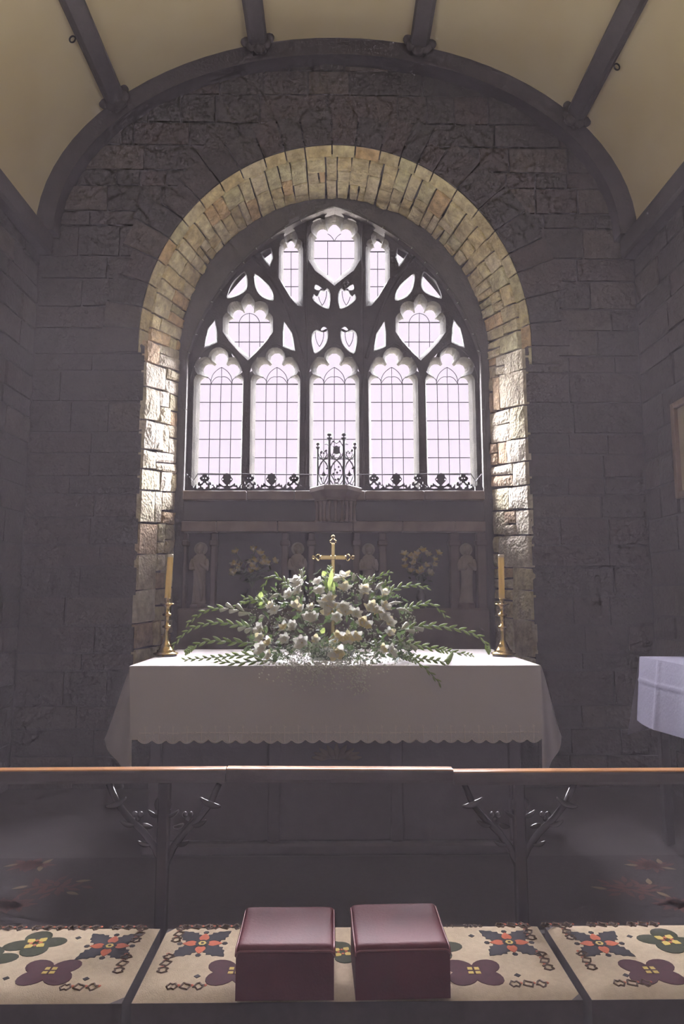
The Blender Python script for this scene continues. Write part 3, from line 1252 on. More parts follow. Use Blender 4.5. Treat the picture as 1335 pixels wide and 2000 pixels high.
# corbel carrying the iron crown
cb = Vector((P(655, 960, YL).x, YL, 0))
zt, zm_, zl, zk = (P(655, y, YL - 0.1).z for y in (950, 961, 974, 1018))
mb = MB()


def octo(hw, dep, z):
    return [Vector((cb.x - hw, YL + 0.1, z)), Vector((cb.x - hw, YL - dep * 0.12, z)), Vector((cb.x - hw * 0.45, YL - dep, z)),
            Vector((cb.x + hw * 0.45, YL - dep, z)), Vector((cb.x + hw, YL - dep * 0.12, z)), Vector((cb.x + hw, YL + 0.1, z))]


def stack(rings):
    m = len(rings[0])
    V = [p for r in rings for p in r]
    F = []
    for k in range(len(rings) - 1):
        for i in range(m):
            j = (i + 1) % m
            F.append((k * m + i, k * m + j, k * m + m + j, k * m + m + i))
    F.append(tuple(reversed(range(m))))
    F.append(tuple(range((len(rings) - 1) * m, len(rings) * m)))
    return V, F


HWc = 51 * YL / FPX
V, F = stack([octo(HWc * 0.80, 0.13, zl - 0.01), octo(HWc * 0.80, 0.13, zl + 0.004), octo(HWc * 0.97, 0.19, zm_), octo(HWc, 0.20, zm_ + 0.008), octo(HWc, 0.20, zt - 0.004), octo(HWc * .98, 0.195, zt)])
corb = build('corbel', MB().add(V, F), M_MARBLE, rer)
V, F = stack([octo(HWc * 0.66, 0.06, zk), octo(HWc * 0.66, 0.06, zl - 0.01)])
build('corbel_core', MB().add(V, F), M_PILASTER, corb)
ring = octo(HWc * 0.72, 0.10, zk)[1:5]
for i in range(9):
    t = i / 8 * 3
    k = min(int(t), 2)
    p = ring[k].lerp(ring[k + 1], t - k)
    mbc = MB().lathe([(0.017, 0), (0.017, 0.015), (0.011, 0.022), (0.011, zl - zk - 0.05), (0.016, zl - zk - 0.04), (0.02, zl - zk - 0.012)], p, 8)
    build('colonnette', mbc, M_MARBLE, corb, smooth=True)

# ---- statues
def statue(px, pybase, pytop, label, held, lean=0.0):
    Ys = YL + 0.04
    base = P(px, pybase, Ys)
    H = P(px, pytop, Ys).z - base.z
    z0 = max(base.z, ZGR)
    base = Vector((base.x, Ys, base.z))
    t = thing('saint_statue', base, label, 'statue', 'carved saints standing in the reredos')
    prof = [(0.0, .118, .085), (0.05, .115, .083), (0.15, .105, .078), (0.3, .098, .075), (0.45, .098, .076), (0.56, .108, .080),
            (0.66, .120, .082), (0.74, .122, .078), (0.79, .100, .066), (0.825, .055, .05), (0.845, .042, .042), (0.865, .05, .052),
            (0.90, .064, .068), (0.94, .066, .072), (0.975, .050, .055), (1.0, .012, .014)]
    n = 28
    V, F = [], []
    for k, (f, rx, ry) in enumerate(prof):
        fold = 0.07 * max(0, 1 - f / 0.8)
        for i in range(n):
            an = 2 * PI * i / n
            w_ = 1 + fold * math.sin(9 * an + f * 5) + fold * 0.6 * math.sin(5 * an - f * 9 + px)
            V.append(base + Vector((math.cos(an) * rx * H * w_ + lean * f * H, math.sin(an) * ry * H * w_ - (0.012 if f > .85 else 0), f * H)))
    for k in range(len(prof) - 1):
        for i in range(n):
            j = (i + 1) % n
            F.append((k * n + i, k * n + j, k * n + n + j, k * n + n + i))
    F.append(tuple(reversed(range(n))))
    F.append(tuple(range((len(prof) - 1) * n, len(prof) * n)))
    build('robed_figure', MB().add(V, F), M_STATUE, t, smooth=True)
    for s in (-1, 1):
        sh = base + Vector((s * .105 * H + lean * .75 * H, -.02 * H, .74 * H))
        el = base + Vector((s * .125 * H + lean * .6 * H, -.05 * H, .585 * H))
        hd = base + Vector((s * .02 * H + lean * .6 * H, -.105 * H, (.63 + .04 * s) * H))
        build('arm', MB().tube([sh, (sh + el) / 2 + Vector((s * .01, 0, 0)) * H, el, (el + hd) / 2, hd], [.036 * H, .042 * H, .046 * H, .036 * H, .022 * H], 8), M_STATUE, t, smooth=True)
    c = base + Vector((lean * H, .03 * H, .92 * H))
    hal = MB()
    hal.tube([c + Vector((0, .025 * H, 0)), c + Vector((0, .04 * H, 0))], .112 * H, 20)
    build('halo', hal, M_STATUE, t)
    nb = MB()
    fc = base + Vector((lean * H, -.075 * H, .915 * H))
    nb.tube([fc + Vector((0, 0, .02 * H)), fc + Vector((0, -.018 * H, -.008 * H)), fc + Vector((0, -.002, -.012 * H))], [.006 * H, .011 * H, .004 * H], 6)
    build('nose', nb, M_STATUE, t, smooth=True)
    br = MB().ball(base + Vector((lean * H, -.055 * H, .865 * H)), .034 * H, 8, 6, sc=(1, .8, 1.3))
    build('beard', br, M_STATUE, t, smooth=True)
    if held == 'book':
        p = base + Vector((.0 + lean * .65 * H, -.135 * H, .60 * H))
        build('book', MB().bbox((p.x - .05 * H, p.y, p.z - .03 * H), (p.x + .05 * H, p.y + .025 * H, p.z + .12 * H), .004), M_STATUE, t)
    elif held == 'cloak':
        build('cloak_fold', MB().tube([base + Vector((-.1 * H, -.07 * H, .72 * H)), base + Vector((0, -.11 * H, .5 * H)), base + Vector((.06 * H, -.10 * H, .25 * H)), base + Vector((.05 * H, -.09 * H, .05 * H))],
                                      [.02 * H, .035 * H, .03 * H, .02 * H], 8), M_STATUE, t, smooth=True)
    build('plinth', MB().lathe([(.15 * H, -0.04), (.15 * H, -0.012), (.135 * H, 0.0)], base, 8), M_PILASTER, t)


statue(388, 1180, 1062, 'robed stone saint holding a bundle, leftmost of the four statues in the reredos', 'cloak')
statue(580, 1178, 1062, 'bearded stone saint in the reredos, second statue from the left, beside the brass cross', 'cloak')
statue(720, 1178, 1064, 'stone saint clasping a pale book, third statue from the left in the reredos', 'book')
statue(911, 1178, 1064, 'robed stone saint without a book, rightmost of the four statues in the reredos', 'none', 0.02)

# ---- iron cresting
def px_to_plane(name, outline, holes, Y, dy, m, parent):
    tr = tri2d(outline, holes)
    flat = outline + [p for h in holes for p in h]
    mbx = MB()
    nn = len(flat)
    F = [tuple(reversed(t)) for t in tr] + [tuple(nn + i for i in t) for t in tr]
    o_ = 0
    for lp in [outline] + holes:
        k = len(lp)
        F += [(o_ + i, nn + o_ + i, nn + o_ + (i + 1) % k, o_ + (i + 1) % k) for i in range(k)]
        o_ += k
    V = [P(x, y, Y) for x, y in flat]
    mbx.add(V + [v + Vector((0, dy, 0)) for v in V], F)
    return mbx


def circ(x, y, r, n=8, ph=0.0):
    return [(x + r * math.cos(ph + 2 * PI * i / n), y + r * math.sin(ph + 2 * PI * i / n)) for i in range(n)]


def quatre(x, y, r):
    out = []
    for i in range(24):
        a = 2 * PI * i / 24
        out.append((x + math.cos(a) * r * (0.55 + 0.45 * abs(math.cos(2 * a))), y + math.sin(a) * r * (0.55 + 0.45 * abs(math.cos(2 * a)))))
    return out


def trefoil(x, y, r):
    out = []
    for i in range(18):
        a = 2 * PI * i / 18
        k = 0.5 + 0.5 * abs(math.cos(1.5 * a + PI / 2 * 0))
        out.append((x + math.cos(a) * r * k, y + math.sin(a) * r * k))
    return out


def crest_panel(cx, kind, parent, YC, yb):
    if kind == 0:
        half = [(21.8, 0), (21.8, -5.5), (19, -9), (16.5, -13), (14, -10.5), (12.5, -16), (9, -17), (8, -13), (4.5, -15), (3.2, -18), (7, -19), (10.2, -24), (6.5, -28), (5, -27), (4.6, -31), (0, -33.5)]
        holes = [quatre(cx, yb - 9, 6.2), trefoil(cx - 13, yb - 7.5, 4.0), trefoil(cx + 13, yb - 7.5, 4.0),
                 circ(cx - 2.4, yb - 24, 1.3, 6), circ(cx + 2.4, yb - 24, 1.3, 6)]
    else:
        half = [(21.8, 0), (21.8, -5.5), (20, -12), (17, -10), (15.5, -15), (12, -12), (9, -10), (5, -8.5), (3.4, -12), (6, -15), (9, -18), (11.5, -22.5), (8, -27), (7, -31), (3, -31.5), (1.5, -34), (0, -34)]
        holes = [[(cx + s * 5, yb - 4.6), (cx + s * 12, yb - 8.2), (cx + s * 16.5, yb - 7), (cx + s * 20, yb - 5.2), (cx + s * 14, yb - 3.4)] for s in (-1, 1)]
        holes += [circ(cx - 8, yb - 22, 1.6, 6), circ(cx + 8, yb - 22, 1.6, 6), circ(cx - 3, yb - 10.5, 1.2, 6), circ(cx + 3, yb - 10.5, 1.2, 6)]
    out = [(cx - x, yb + y) for x, y in half] + [(cx + x, yb + y) for x, y in reversed(half[:-1])]
    build('cresting_panel', px_to_plane('cresting_panel', out, holes, YC, 0.012, M_IRON, parent), M_IRON, parent)


YC = YL + 0.05
for sgn, lab in ((-1, 'black iron cresting of pierced diamonds along the window ledge, left of the iron screen'),
                 (1, 'black iron cresting of pierced diamonds along the window ledge, right of the iron screen')):
    b = P(AX + sgn * 170, 958, YC)
    t = thing('iron_cresting', b, lab, 'cresting', 'iron cresting on the window ledge')
    for i in range(5):
        cx = AX + sgn * (253.1 - 43.55 * i)
        crest_panel(cx if sgn < 0 else cx - 1.5, i % 2, t, YC, 958)
    # end scroll next to the jamb and toward the corbel
    for (xa, xb) in ((275, 291), (57, 46)):
        px_ = [(AX + sgn * xa, 958), (AX + sgn * xa, 951), (AX + sgn * (xa * .6 + xb * .4), 946), (AX + sgn * (xa * .3 + xb * .7), 949), (AX + sgn * xb, 953), (AX + sgn * xb, 958)]
        if (xb > xa) == (sgn > 0):
            px_ = px_[::-1]
        build('end_scroll', px_to_plane('end_scroll', px_, [], YC, 0.012, M_IRON, t), M_IRON, t)
    build('rod', MB().tube([P(AX + sgn * 260, 925, YC + .02), P(AX + sgn * 43, 927, YC + .02)], 0.0042, 6), M_IRON, t)
    build('rod_bracket', MB().tube([P(AX + sgn * 260, 925, YC + .02), P(AX + sgn * 266, 925, YC + .02), P(AX + sgn * 276, 940, YC + .01), P(AX + sgn * 288, 925, YC + .01), P(AX + sgn * 288, 957, YC + .01)], 0.0042, 6), M_IRON, t)

# ---- iron crown / cage on the corbel
t = thing('iron_crown_screen', (cb.x, YL - 0.1, zt), 'black wrought iron screen with ball-topped posts standing on the corbel', 'iron screen')
YA, YB2 = YL - 0.02, YL - 0.13


def cage(x, y):
    """photo point on the three-sided screen"""
    if 643 <= x <= 671:
        return P(x, y, YB2)
    if x < 643:
        k = (643 - x) / 23.0
    else:
        k = (x - 671) / 22.0
    return P(x, y, YB2 + (YA - YB2) * min(k, 1.1))


def zig(pts):
    return [cage(x, y) for x, y in pts]


for (x, ytop, r) in ((620.5, 868, .0085), (643, 850, .0105), (671, 850, .0105), (692.5, 868, .0085)):
    tp = cage(x, ytop)
    h = tp.z - zt - .002
    b = Vector((tp.x, tp.y, zt + .002))
    build('post', MB().lathe([(r * 1.3, 0), (r * 1.3, .01), (r, .015), (r, h - .05), (r * .8, h - .045), (r * 2.2, h - .026), (r * 2.2, h - .022), (r * .6, h - .018), (r * .6, h - .009),
                              (r * 1.6, h - .004), (r * 1.9, h + .004), (r * 1.5, h + .012), (r * .2, h + .017)], b, 10), M_IRON, t, smooth=True)
rr = 0.0046
panels = [(620.5, 643), (643, 671), (671, 692.5)]
for k, (xa, xb) in enumerate(panels):
    mbx = MB()
    xm = (xa + xb) / 2
    for s in (-1, 1):
        def X(f, s=s, xm=xm, w_=(xb - xa) / 2):
            return xm + s * f * w_
        mbx.tube(zig([(X(-1), 951), (X(.2), 942), (X(.85), 925), (X(.8), 912), (X(.1), 900), (X(-.7), 893), (X(-.9), 884)]), rr, 6)
        mbx.tube(zig([(X(-.95), 922), (X(-.5), 905), (X(.1), 897), (X(.6), 888), (X(.3), 880), (X(-.1), 886)]), rr, 6)
        mbx.tube(zig([(X(-1), 935), (X(-.5), 946), (X(0), 950)]), rr, 6)
    mbx.tube(zig([(xa, 896), (xm, 897), (xb, 896)]), rr * .9, 6)
    mbx.tube(zig([(xa, 951), (xm, 951), (xb, 951)]), rr, 6)
    build('scrollwork', mbx, M_IRON, t, smooth=True)
    # leaves and flowers in the panel
    spots = [(xm - 5, 884), (xm + 5, 880), (xm, 928), (xm - 4, 934), (xm + 6, 915)] if k != 1 else \
        [(xm - 3, 917), (xm + 4, 912), (xm + 7, 919), (xm + 1, 923), (xm - 6, 926), (xm + 3, 936), (xm - 2, 937), (xm - 8, 893), (xm + 8, 893), (xm - 6, 862), (xm + 6, 862)]
    for (x, y) in spots:
        s = rnd(1.6, 2.6)
        c = cage(x, y)
        r = s * YL / FPX
        build('iron_leaf', MB().ball(c, r, 6, 4, sc=(1, .5, 1.25)), M_IRON, t)
    if k != 1:
        c = [(xm, 917), (xm + 1.5, 923), (xm + 5, 928), (xm, 930), (xm - 5, 928), (xm - 1.5, 923)]
        V = zig(c)
        build('iron_bell', MB().add(V + [v + Vector((0, .01, 0)) for v in V], [(0, 5, 4, 3, 2, 1), (6, 7, 8, 9, 10, 11)] + [(i, (i + 1) % 6, 6 + (i + 1) % 6, 6 + i) for i in range(6)]), M_IRON, t)
    sx = [(xb, 868), (xb + 4, 866), (xb + 7, 868)] if k == 1 else None
    if sx:
        build('finial_curl', MB().tube(zig([(671, 872), (675, 867), (679, 868)]), rr, 6), M_IRON, t)
        build('finial_curl', MB().tube(zig([(643, 872), (638, 867), (634, 868)]), rr, 6), M_IRON, t)
        build('finial_curl', MB().tube(zig([(643, 874), (649, 862), (657, 866), (664, 862), (671, 874)]), rr, 6), M_IRON, t)
sh = [(649, 871), (652, 872.5), (656.5, 870), (661, 872.5), (664, 871), (663, 876), (663.5, 885), (656.5, 887.5), (650, 885), (650.5, 876)]
V = [P(x, y, YB2 - .01) for x, y in sh]
m = len(V)
build('shield', MB().add(V + [v + Vector((0, .03, 0)) for v in V], [tuple(reversed(range(m))), tuple(range(m, 2 * m))] + [(i, m + i, m + (i + 1) % m, (i + 1) % m) for i in range(m)]), M_IRON, t)

# ---- fairy lights round the arch
strand = [(x + (AX - x) * 0.004 - 1, y - 3 + 2.2 * math.sin(i * 1.7)) for i, (x, y) in enumerate(px_arc)]
strand = [(353, 955), (356, 880), (358, 800), (361, 740)] + strand + mirror(strand)[1:] + [(944, 740), (947, 800), (949, 880), (951, 955)]
b = P(353, 955, YI - .012)
t = thing('fairy_light_string', b, 'dark wire of small fairy lights running round the window arch', 'string lights')
build('wire', MB().tube([P(x, y, YI - 0.012) for x, y in strand], 0.0028, 5), M_WIRE, t, smooth=True)
bm_ = MB()
bm_.tube([(0, 0, 0), (0, 0, 0.016)], 0.0045, 6, 0)
bm_.tube([(0, 0, 0.016), (0, 0, 0.03), (0, 0, 0.036)], [0.004, 0.0035, 0.001], 6, 1)
bulb_me = mesh_of('fairy_bulb', bm_, [M_WIRE, M_BULB])
for i in range(2, len(strand) - 2, 2):
    x, y = strand[i]
    c = P(x, y, YI - 0.015)
    d = Vector((AX - x, 0, (y - 690))).normalized()
    d = Vector((d.x * rnd(.3, 1.2), -0.2, -abs(d.z) * rnd(.3, 1) + rnd(-.4, .2)))
    place('bulb', bulb_me, frame_mat(c, d), t)

# ================================================================== ALTAR
ZA = 1.0
YA0 = PZ(650, 1301, ZA).y
YA1 = min(PZ(650, 1269, ZA).y, YW - 0.12)
XA0 = PZ(255, 1301, ZA).x
XA1 = PZ(1056, 1301, ZA).x
XAC = (XA0 + XA1) / 2
alt = thing('altar_table', (XAC, (YA0 + YA1) / 2, 0), 'dark oak altar table mostly hidden under the white linen cloth', 'altar')
build('table_top', MB().bbox((XA0 + .006, YA0 + .008, ZA - .06), (XA1 - .006, YA1 - .006, ZA - .006), .008), M_DARKWOOD, alt)
build('front_panel', MB().bbox((XA0 + .10, YA0 + .14, .06), (XA1 - .10, YA0 + .19, ZA - .06), .01), M_DARKWOOD, alt)
build('side_panel', MB().bbox((XA0 + .10, YA0 + .19, .06), (XA0 + .15, YA1 - .05, ZA - .06), .01), M_DARKWOOD, alt)
build('side_panel', MB().bbox((XA1 - .15, YA0 + .19, .06), (XA1 - .10, YA1 - .05, ZA - .06), .01), M_DARKWOOD, alt)
build('plinth', MB().bbox((XA0 + .06, YA0 + .10, 0), (XA1 - .06, YA1 - .02, .06), .012), M_DARKWOOD, alt)
for f in (.0, .33, .67, 1.0):
    x = XA0 + .12 + (XA1 - XA0 - .24) * f
    build('stile', MB().bbox((x - .035, YA0 + .125, .06), (x + .035, YA0 + .15, ZA - .06), .008), M_DARKWOOD, alt)
# carved gilt emblem on the front, just showing below the lace
ec = P(657, 1478, YA0 + .135)
mb = MB()
for k in range(9):
    a = PI * (k - 4) / 9.5
    r0, r1 = .03, .17 - .03 * abs(k - 4) / 4
    p0 = ec + Vector((math.sin(a) * r0, 0, -math.cos(a) * r0 * .4 - .0))
    p1 = ec + Vector((math.sin(a) * r1, -.012, math.cos(a) * r1 * .55 - .02))
    mb.tube([p0, (p0 + p1) / 2 + Vector((0, -.012, 0)), p1], [.008, .02, .004], 6)
build('carved_emblem', mb, M_GOLD, alt, smooth=True, kind='stuff')

# ---- fair linen
cl = thing('altar_cloth', (XAC, YA0, ZA), 'white linen altar cloth with a scalloped border of embroidered crosses', 'altar cloth')
TH = .003
build('cloth_top', MB().bbox((XA0 - .004, YA0 - .004, ZA - .006), (XA1 + .004, YA1 + .004, ZA + .003), .003), M_LINEN, cl)
zlow = P(650, 1447, YA0).z
NSC = 29
xs0, xs1 = P(272, 1400, YA0).x, P(1053, 1400, YA0).x
# front drop: gently waving sheet, scalloped hem
NU = NSC * 8


def drop(a, b):
    x = XA0 + (XA1 - XA0) * a
    f = (x - xs0) / (xs1 - xs0)
    sc = abs(math.sin(PI * f * NSC)) if 0 <= f <= 1 else 0.0
    zb = zlow + .012 - .022 * sc ** 0.7
    zz = ZA + .001 + (zb - ZA) * b
    wv = .006 * math.sin(a * 23) + .004 * math.sin(a * 51 + 1.3) + .006 * math.exp(-((a - .53) / .012) ** 2) + .006 * math.exp(-((a - .79) / .01) ** 2)
    return Vector((x + (.02 * b if a < .03 else 0) * (1 - a / .03), YA0 - .004 - wv * b - .004, zz))


mb = MB()
mb.grid(drop, NU, 10, flip=True)
fd = build('front_drop', mb, M_LINEN, cl, smooth=True)
# embroidered crosses, one per scallop
cm = MB()
for (x0, z0, x1, z1) in ((0, -.038, 0, .042), (-.027, .010, .027, .010)):
    cm.tube([(x0, 0, z0), (x1, 0, z1)], .0032, 5)
for (x, z) in ((0, .042), (-.027, .010), (.027, .010)):
    for k in range(3):
        an = 2 * PI * k / 3
        cm.ball((x + .005 * math.cos(an), 0, z + .005 * math.sin(an)), .0034, 5, 4)
for s in (-1, 1):
    cm.tube([(s * .004, 0, -.036), (s * .018, 0, -.030), (s * .026, 0, -.016), (s * .020, 0, -.010)], .0016, 4)
    cm.tube([(s * .036, 0, -.030), (s * .030, 0, -.018), (s * .036, 0, -.006)], .0012, 4)
cross_me = mesh_of('embroidered_cross', cm, M_LACE)
hem = MB()
for i in range(NSC):
    f = (i + .5) / NSC
    x = xs0 + (xs1 - xs0) * f
    a = (x - XA0) / (XA1 - XA0)
    p = drop(a, .86)
    place('embroidered_cross', cross_me, Matrix.Translation((x, p.y - .003, zlow + .034)), fd)
pts = [drop(k / NU, 1.0) + Vector((0, -.001, 0)) for k in range(NU + 1)]
build('scalloped_hem', MB().tube(pts, .0024, 4), M_LACE, fd)

# end drops: each corner hangs in a soft cone fold, the hem rising to the side
for s, X, sil, xv in ((-1, XA0, [(255, 1302), (247, 1321), (236, 1352), (223, 1390), (212, 1422), (203, 1446)], 259),
                      (1, XA1, [(1057, 1302), (1063, 1321), (1072, 1352), (1082, 1390), (1090, 1422), (1097, 1441)], 1056)):
    def sil_at(b, sil=sil):
        t = b * (len(sil) - 1)
        k = min(int(t), len(sil) - 2)
        return tuple(sil[k][i] + (sil[k + 1][i] - sil[k][i]) * (t - k) for i in (0, 1))

    def edge(b):
        return P(*sil_at(b), YA0 + .02 + .20 * b)

    def gore(a, b, s=s, xv=xv):
        q0 = P(xv + s * 1.5 * b, 1302 + (1524 - 1302) * b, YA0 - .012 * b)
        q = q0.lerp(edge(b), a)
        q.y -= (.030 * math.sin(a * PI) + .018 * math.sin(a * 3 * PI + .6)) * b
        return q

    def side(a, b, s=s, X=X):
        e = edge(b)
        bk = Vector((X + s * (.005 + .10 * b), YA1, e.z))
        q = e.lerp(bk, a)
        q.x += s * .02 * math.sin(a * 15) * b
        return q
    mb = MB()
    mb.grid(gore, 16, 16, flip=(s < 0))
    mb.grid(side, 20, 16, flip=(s < 0))
    build('end_drop', mb, M_LINEN, cl, smooth=True)

# ---- candlesticks and candles
def candlestick(px, side):
    b = PZ(px, 1281, ZA + .004)
    b.z = ZA + .003
    o = thing('candlestick', b, 'polished brass candlestick on the altar at the ' + side, 'candlestick', 'pair of brass altar candlesticks')
    s = (b - CAMP).length / FPX * 1.0   # metres per photo px at that depth
    H = 108 * s * .985
    w_ = s
    prof = [(21 * w_, .010), (23 * w_, .014), (22 * w_, .019), (17 * w_, .022), (16 * w_, .030), (16.6 * w_, .034), (13.2 * w_, .039), (11 * w_, .052), (9.2 * w_, .060), (9.8 * w_, .064),
            (7.5 * w_, .072), (5.2 * w_, .088), (4.3 * w_, .094), (4.2 * w_, .145), (4.2 * w_, .162), (7.6 * w_, .165), (8.4 * w_, .171), (7.2 * w_, .177), (4.1 * w_, .180),
            (4.1 * w_, .232), (7.8 * w_, .235), (8.8 * w_, .242), (7.4 * w_, .248), (4.3 * w_, .251), (4.3 * w_, .286), (6.5 * w_, .292), (8 * w_, .297), (13.5 * w_, .303),
            (13.2 * w_, .307), (5 * w_, .306), (4.6 * w_, .309), (4.6 * w_, .331), (5.6 * w_, .333), (5.6 * w_, .338)]
    k = H / .338
    build('stem', MB().lathe([(r, z * k) for r, z in prof], b, 24), M_BRASS, o, smooth=True)
    for a in (.5, 2.6, 4.7):
        p = b + Vector((math.cos(a) * 19 * w_, math.sin(a) * 19 * w_, 0))
        build('foot', MB().lathe([(.004, 0), (.006, .004), (.009, .016)], p, 8), M_BRASS, o, smooth=True)
    top = b + Vector((0, 0, H))
    r = 5.6 * w_
    hc_ = 84 * s * .98
    tilt = .04 if side == 'left' else .012
    c = thing('altar_candle', top, 'golden beeswax candle in the brass candlestick at the ' + side, 'candle', 'pair of beeswax altar candles')
    def ax(z):
        return top + Vector((tilt * z, 0, z))
    build('wax', MB().tube([ax(0), ax(.002), ax(hc_ * .5), ax(hc_ * .965)], [r * .9, r, r * .98, r * .98], 16), M_WAX, c, smooth=False)
    build('wax_rim', MB().tube([ax(hc_ * .93), ax(hc_ * .985), ax(hc_)], [r * 1.03, r * 1.03, r * .8], 16), M_WAXTOP, c)
    build('wick', MB().tube([ax(hc_ * .99), ax(hc_ + .008)], .0015, 5), M_WICK, c)


candlestick(323.5, 'left')
candlestick(982.5, 'right')

# ---- brass altar cross
Yc = YA1 - .22
b = Vector((P(650, 1150, Yc).x, Yc, ZA + .003))
ac = thing('altar_cross', b, 'polished brass altar cross with looped ends rising behind the flowers', 'cross')
zc, ztp = P(650, 1089, Yc).z, P(650, 1061, Yc).z
s = Yc / FPX
build('upright', MB().bbox((b.x - 4.3 * s, Yc - .012, ZA + .08), (b.x + 4.3 * s, Yc + .012, ztp), .005), M_BRASS2, ac)
build('crossbar', MB().bbox((b.x - 26 * s, Yc - .014, zc - 4.2 * s), (b.x + 26 * s, Yc + .010, zc + 4.2 * s), .005), M_BRASS2, ac)
build('base', MB().lathe([(.11, 0), (.11, .02), (.08, .03), (.075, .05), (.045, .06), (.035, .09)], b, 6), M_BRASS2, ac)
for (cx_, cz_, dx, dz) in ((b.x - 26 * s, zc, -1, 0), (b.x + 26 * s, zc, 1, 0), (b.x, ztp, 0, 1)):
    def L2(u_, v_):
        return Vector((cx_ + (dx * u_ + dz * v_) * s, Yc, cz_ + (dz * u_ + dx * v_) * s))
    lp = [L2(0, 3.4), L2(2, 6.2), L2(4.5, 5.6), L2(7, 2.5), L2(9.2, 0), L2(7, -2.5), L2(4.5, -5.6), L2(2, -6.2), L2(0, -3.4), L2(0, 3.4)]
    build('heart_loop', MB().tube(lp, .0042, 6), M_BRASS2, ac, smooth=True)
    lp = [L2(9.2, 0), L2(11.5, 3.2), L2(13.5, 2.6), L2(15.5, 0), L2(13.5, -2.6), L2(11.5, -3.2), L2(9.2, 0)]
    build('tip_loop', MB().tube(lp, .0042, 6), M_BRASS2, ac, smooth=True)
build('boss', MB().bbox((b.x - 5.2 * s, Yc - .017, zc - 5 * s), (b.x + 5.2 * s, Yc + .014, zc + 5 * s), .006), M_BRASS2, ac)


# ---- flowers
def bloom_mesh(name, n, size, cup, mats, seed, yellow):
    rs = random.Random(seed)
    mbq = MB()
    for layer in range(2):
        for k in range(n):
            an = 2 * PI * (k + layer * .5) / n + rs.uniform(-.15, .15)
            ln = size * (1.0 if layer == 0 else .72) * rs.uniform(.85, 1.1)
            wd = ln * .42
            op = cup + (0.35 if layer else 0) + rs.uniform(-.12, .12)

            def pt(a, b_, an=an, ln=ln, wd=wd, op=op):
                r = ln * b_
                up_ = ln * (b_ ** .8) * math.sin(op) + .0 * b_
                out_ = r * math.cos(op) + .15 * ln * b_ ** 3
                w2 = wd * math.sin(PI * min(1, .12 + .8 * b_)) * (a - .5) * 2
                zc_ = up_ + abs(a - .5) * wd * .5 * b_
                return Vector((math.cos(an) * out_ - math.sin(an) * w2, math.sin(an) * out_ + math.cos(an) * w2, zc_))
            mbq.grid(pt, 2, 3, mi=(1 if (yellow and k % 3 == 0 and layer == 0) else 0))
    mbq.tube([(0, 0, -size * .35), (0, 0, 0), (0, 0, size * .2)], [.002, size * .13, size * .1], 6, mi=1)
    return mesh_of(name, mbq, mats, smooth=True)


BLOOM = [bloom_mesh('bloom', 5, .042, .55, [M_PETAL, M_PETALY], 1, True), bloom_mesh('bloom', 6, .046, .7, [M_PETAL, M_PETALY], 2, False),
         bloom_mesh('bloom', 5, .040, .95, [M_PETAL, M_PETALY], 3, True), bloom_mesh('bloom', 6, .038, .35, [M_PETAL, M_PETALY], 4, False)]
BLOOMY = [bloom_mesh('cream_bloom', 5, .042, .7, [M_PETALY, M_PETAL], 5, True)]
mb = MB()
mb.tube([(0, 0, 0), (0, 0, .012), (0, 0, .030), (0, 0, .050), (0, 0, .062)], [.003, .0085, .0095, .006, .001], 6)
BUD = mesh_of('bud', mb, M_BUD, smooth=True)
mb = MB()
mb.tube([(0, 0, 0), (0, 0, .02), (0, 0, .045), (0, 0, .062), (0, 0, .066)], [.003, .008, .013, .014, .004], 7)
BUDW = mesh_of('white_bud', mb, M_BUDW, smooth=True)
FCX, FCY, FRX, FRY = 648.0, 1238.0, 168.0, 122.0
YFL = YA0 + .34


def dome_y(x, y, extra=0.0):
    k = 1 - ((x - FCX) / FRX) ** 2 - ((y - FCY) / FRY) ** 2
    return YFL - .30 * math.sqrt(max(k, 0)) - extra


base = Vector((P(648, 1290, YFL).x, YFL, ZA + .003))
fa = thing('flower_arrangement', base, 'large low arrangement of white freesias, baby\'s breath and arching green gladiolus on the altar', 'flower arrangement')
build('bowl', MB().lathe([(.08, 0), (.12, .02), (.14, .05), (.135, .055), (.08, .05)], base + Vector((0, .07, 0)), 20), M_VASE, fa, smooth=True)
Z6 = [(325, 115), (485, 115), (630, 95), (690, 75), (690, 165), (850, 165), (1000, 215), (1010, 325), (325, 190), (260, 215), (500, 195), (150, 335), (530, 275),
      (560, 300), (605, 310), (355, 335), (310, 305), (435, 325), (410, 395), (455, 405), (635, 390), (560, 365), (705, 350), (785, 370), (890, 330), (940, 352), (905, 300),
      (995, 395), (1050, 440), (860, 462), (825, 440), (45, 485), (230, 475), (295, 462), (40, 555), (110, 590), (235, 572), (365, 590), (465, 567), (110, 688),
      (645, 540), (690, 565), (735, 560), (785, 545), (995, 640), (620, 685), (650, 675), (1065, 655), (1050, 515), (60, 640), (850, 190), (345, 150), (575, 250), (680, 310), (1000, 300), (130, 310)]
for i, (zx, zy) in enumerate(Z6):
    x, y = 500 + zx / 4.045, 1110 + zy / 4.045
    Y = dome_y(x, y, .015)
    c = P(x, y, Y)
    cen = Vector((base.x, YFL + .05, ZA + .10))
    d = (c - cen).normalized()
    d = (d + Vector((rnd(-.35, .35), -.35, rnd(.25, .75)))).normalized()
    me = random.choice(BLOOM) if not (zy > 430 and random.random() < .45) else BLOOMY[0]
    place('bloom', me, frame_mat(c, d, rnd(0, 6), rnd(.80, 1.12)), fa)
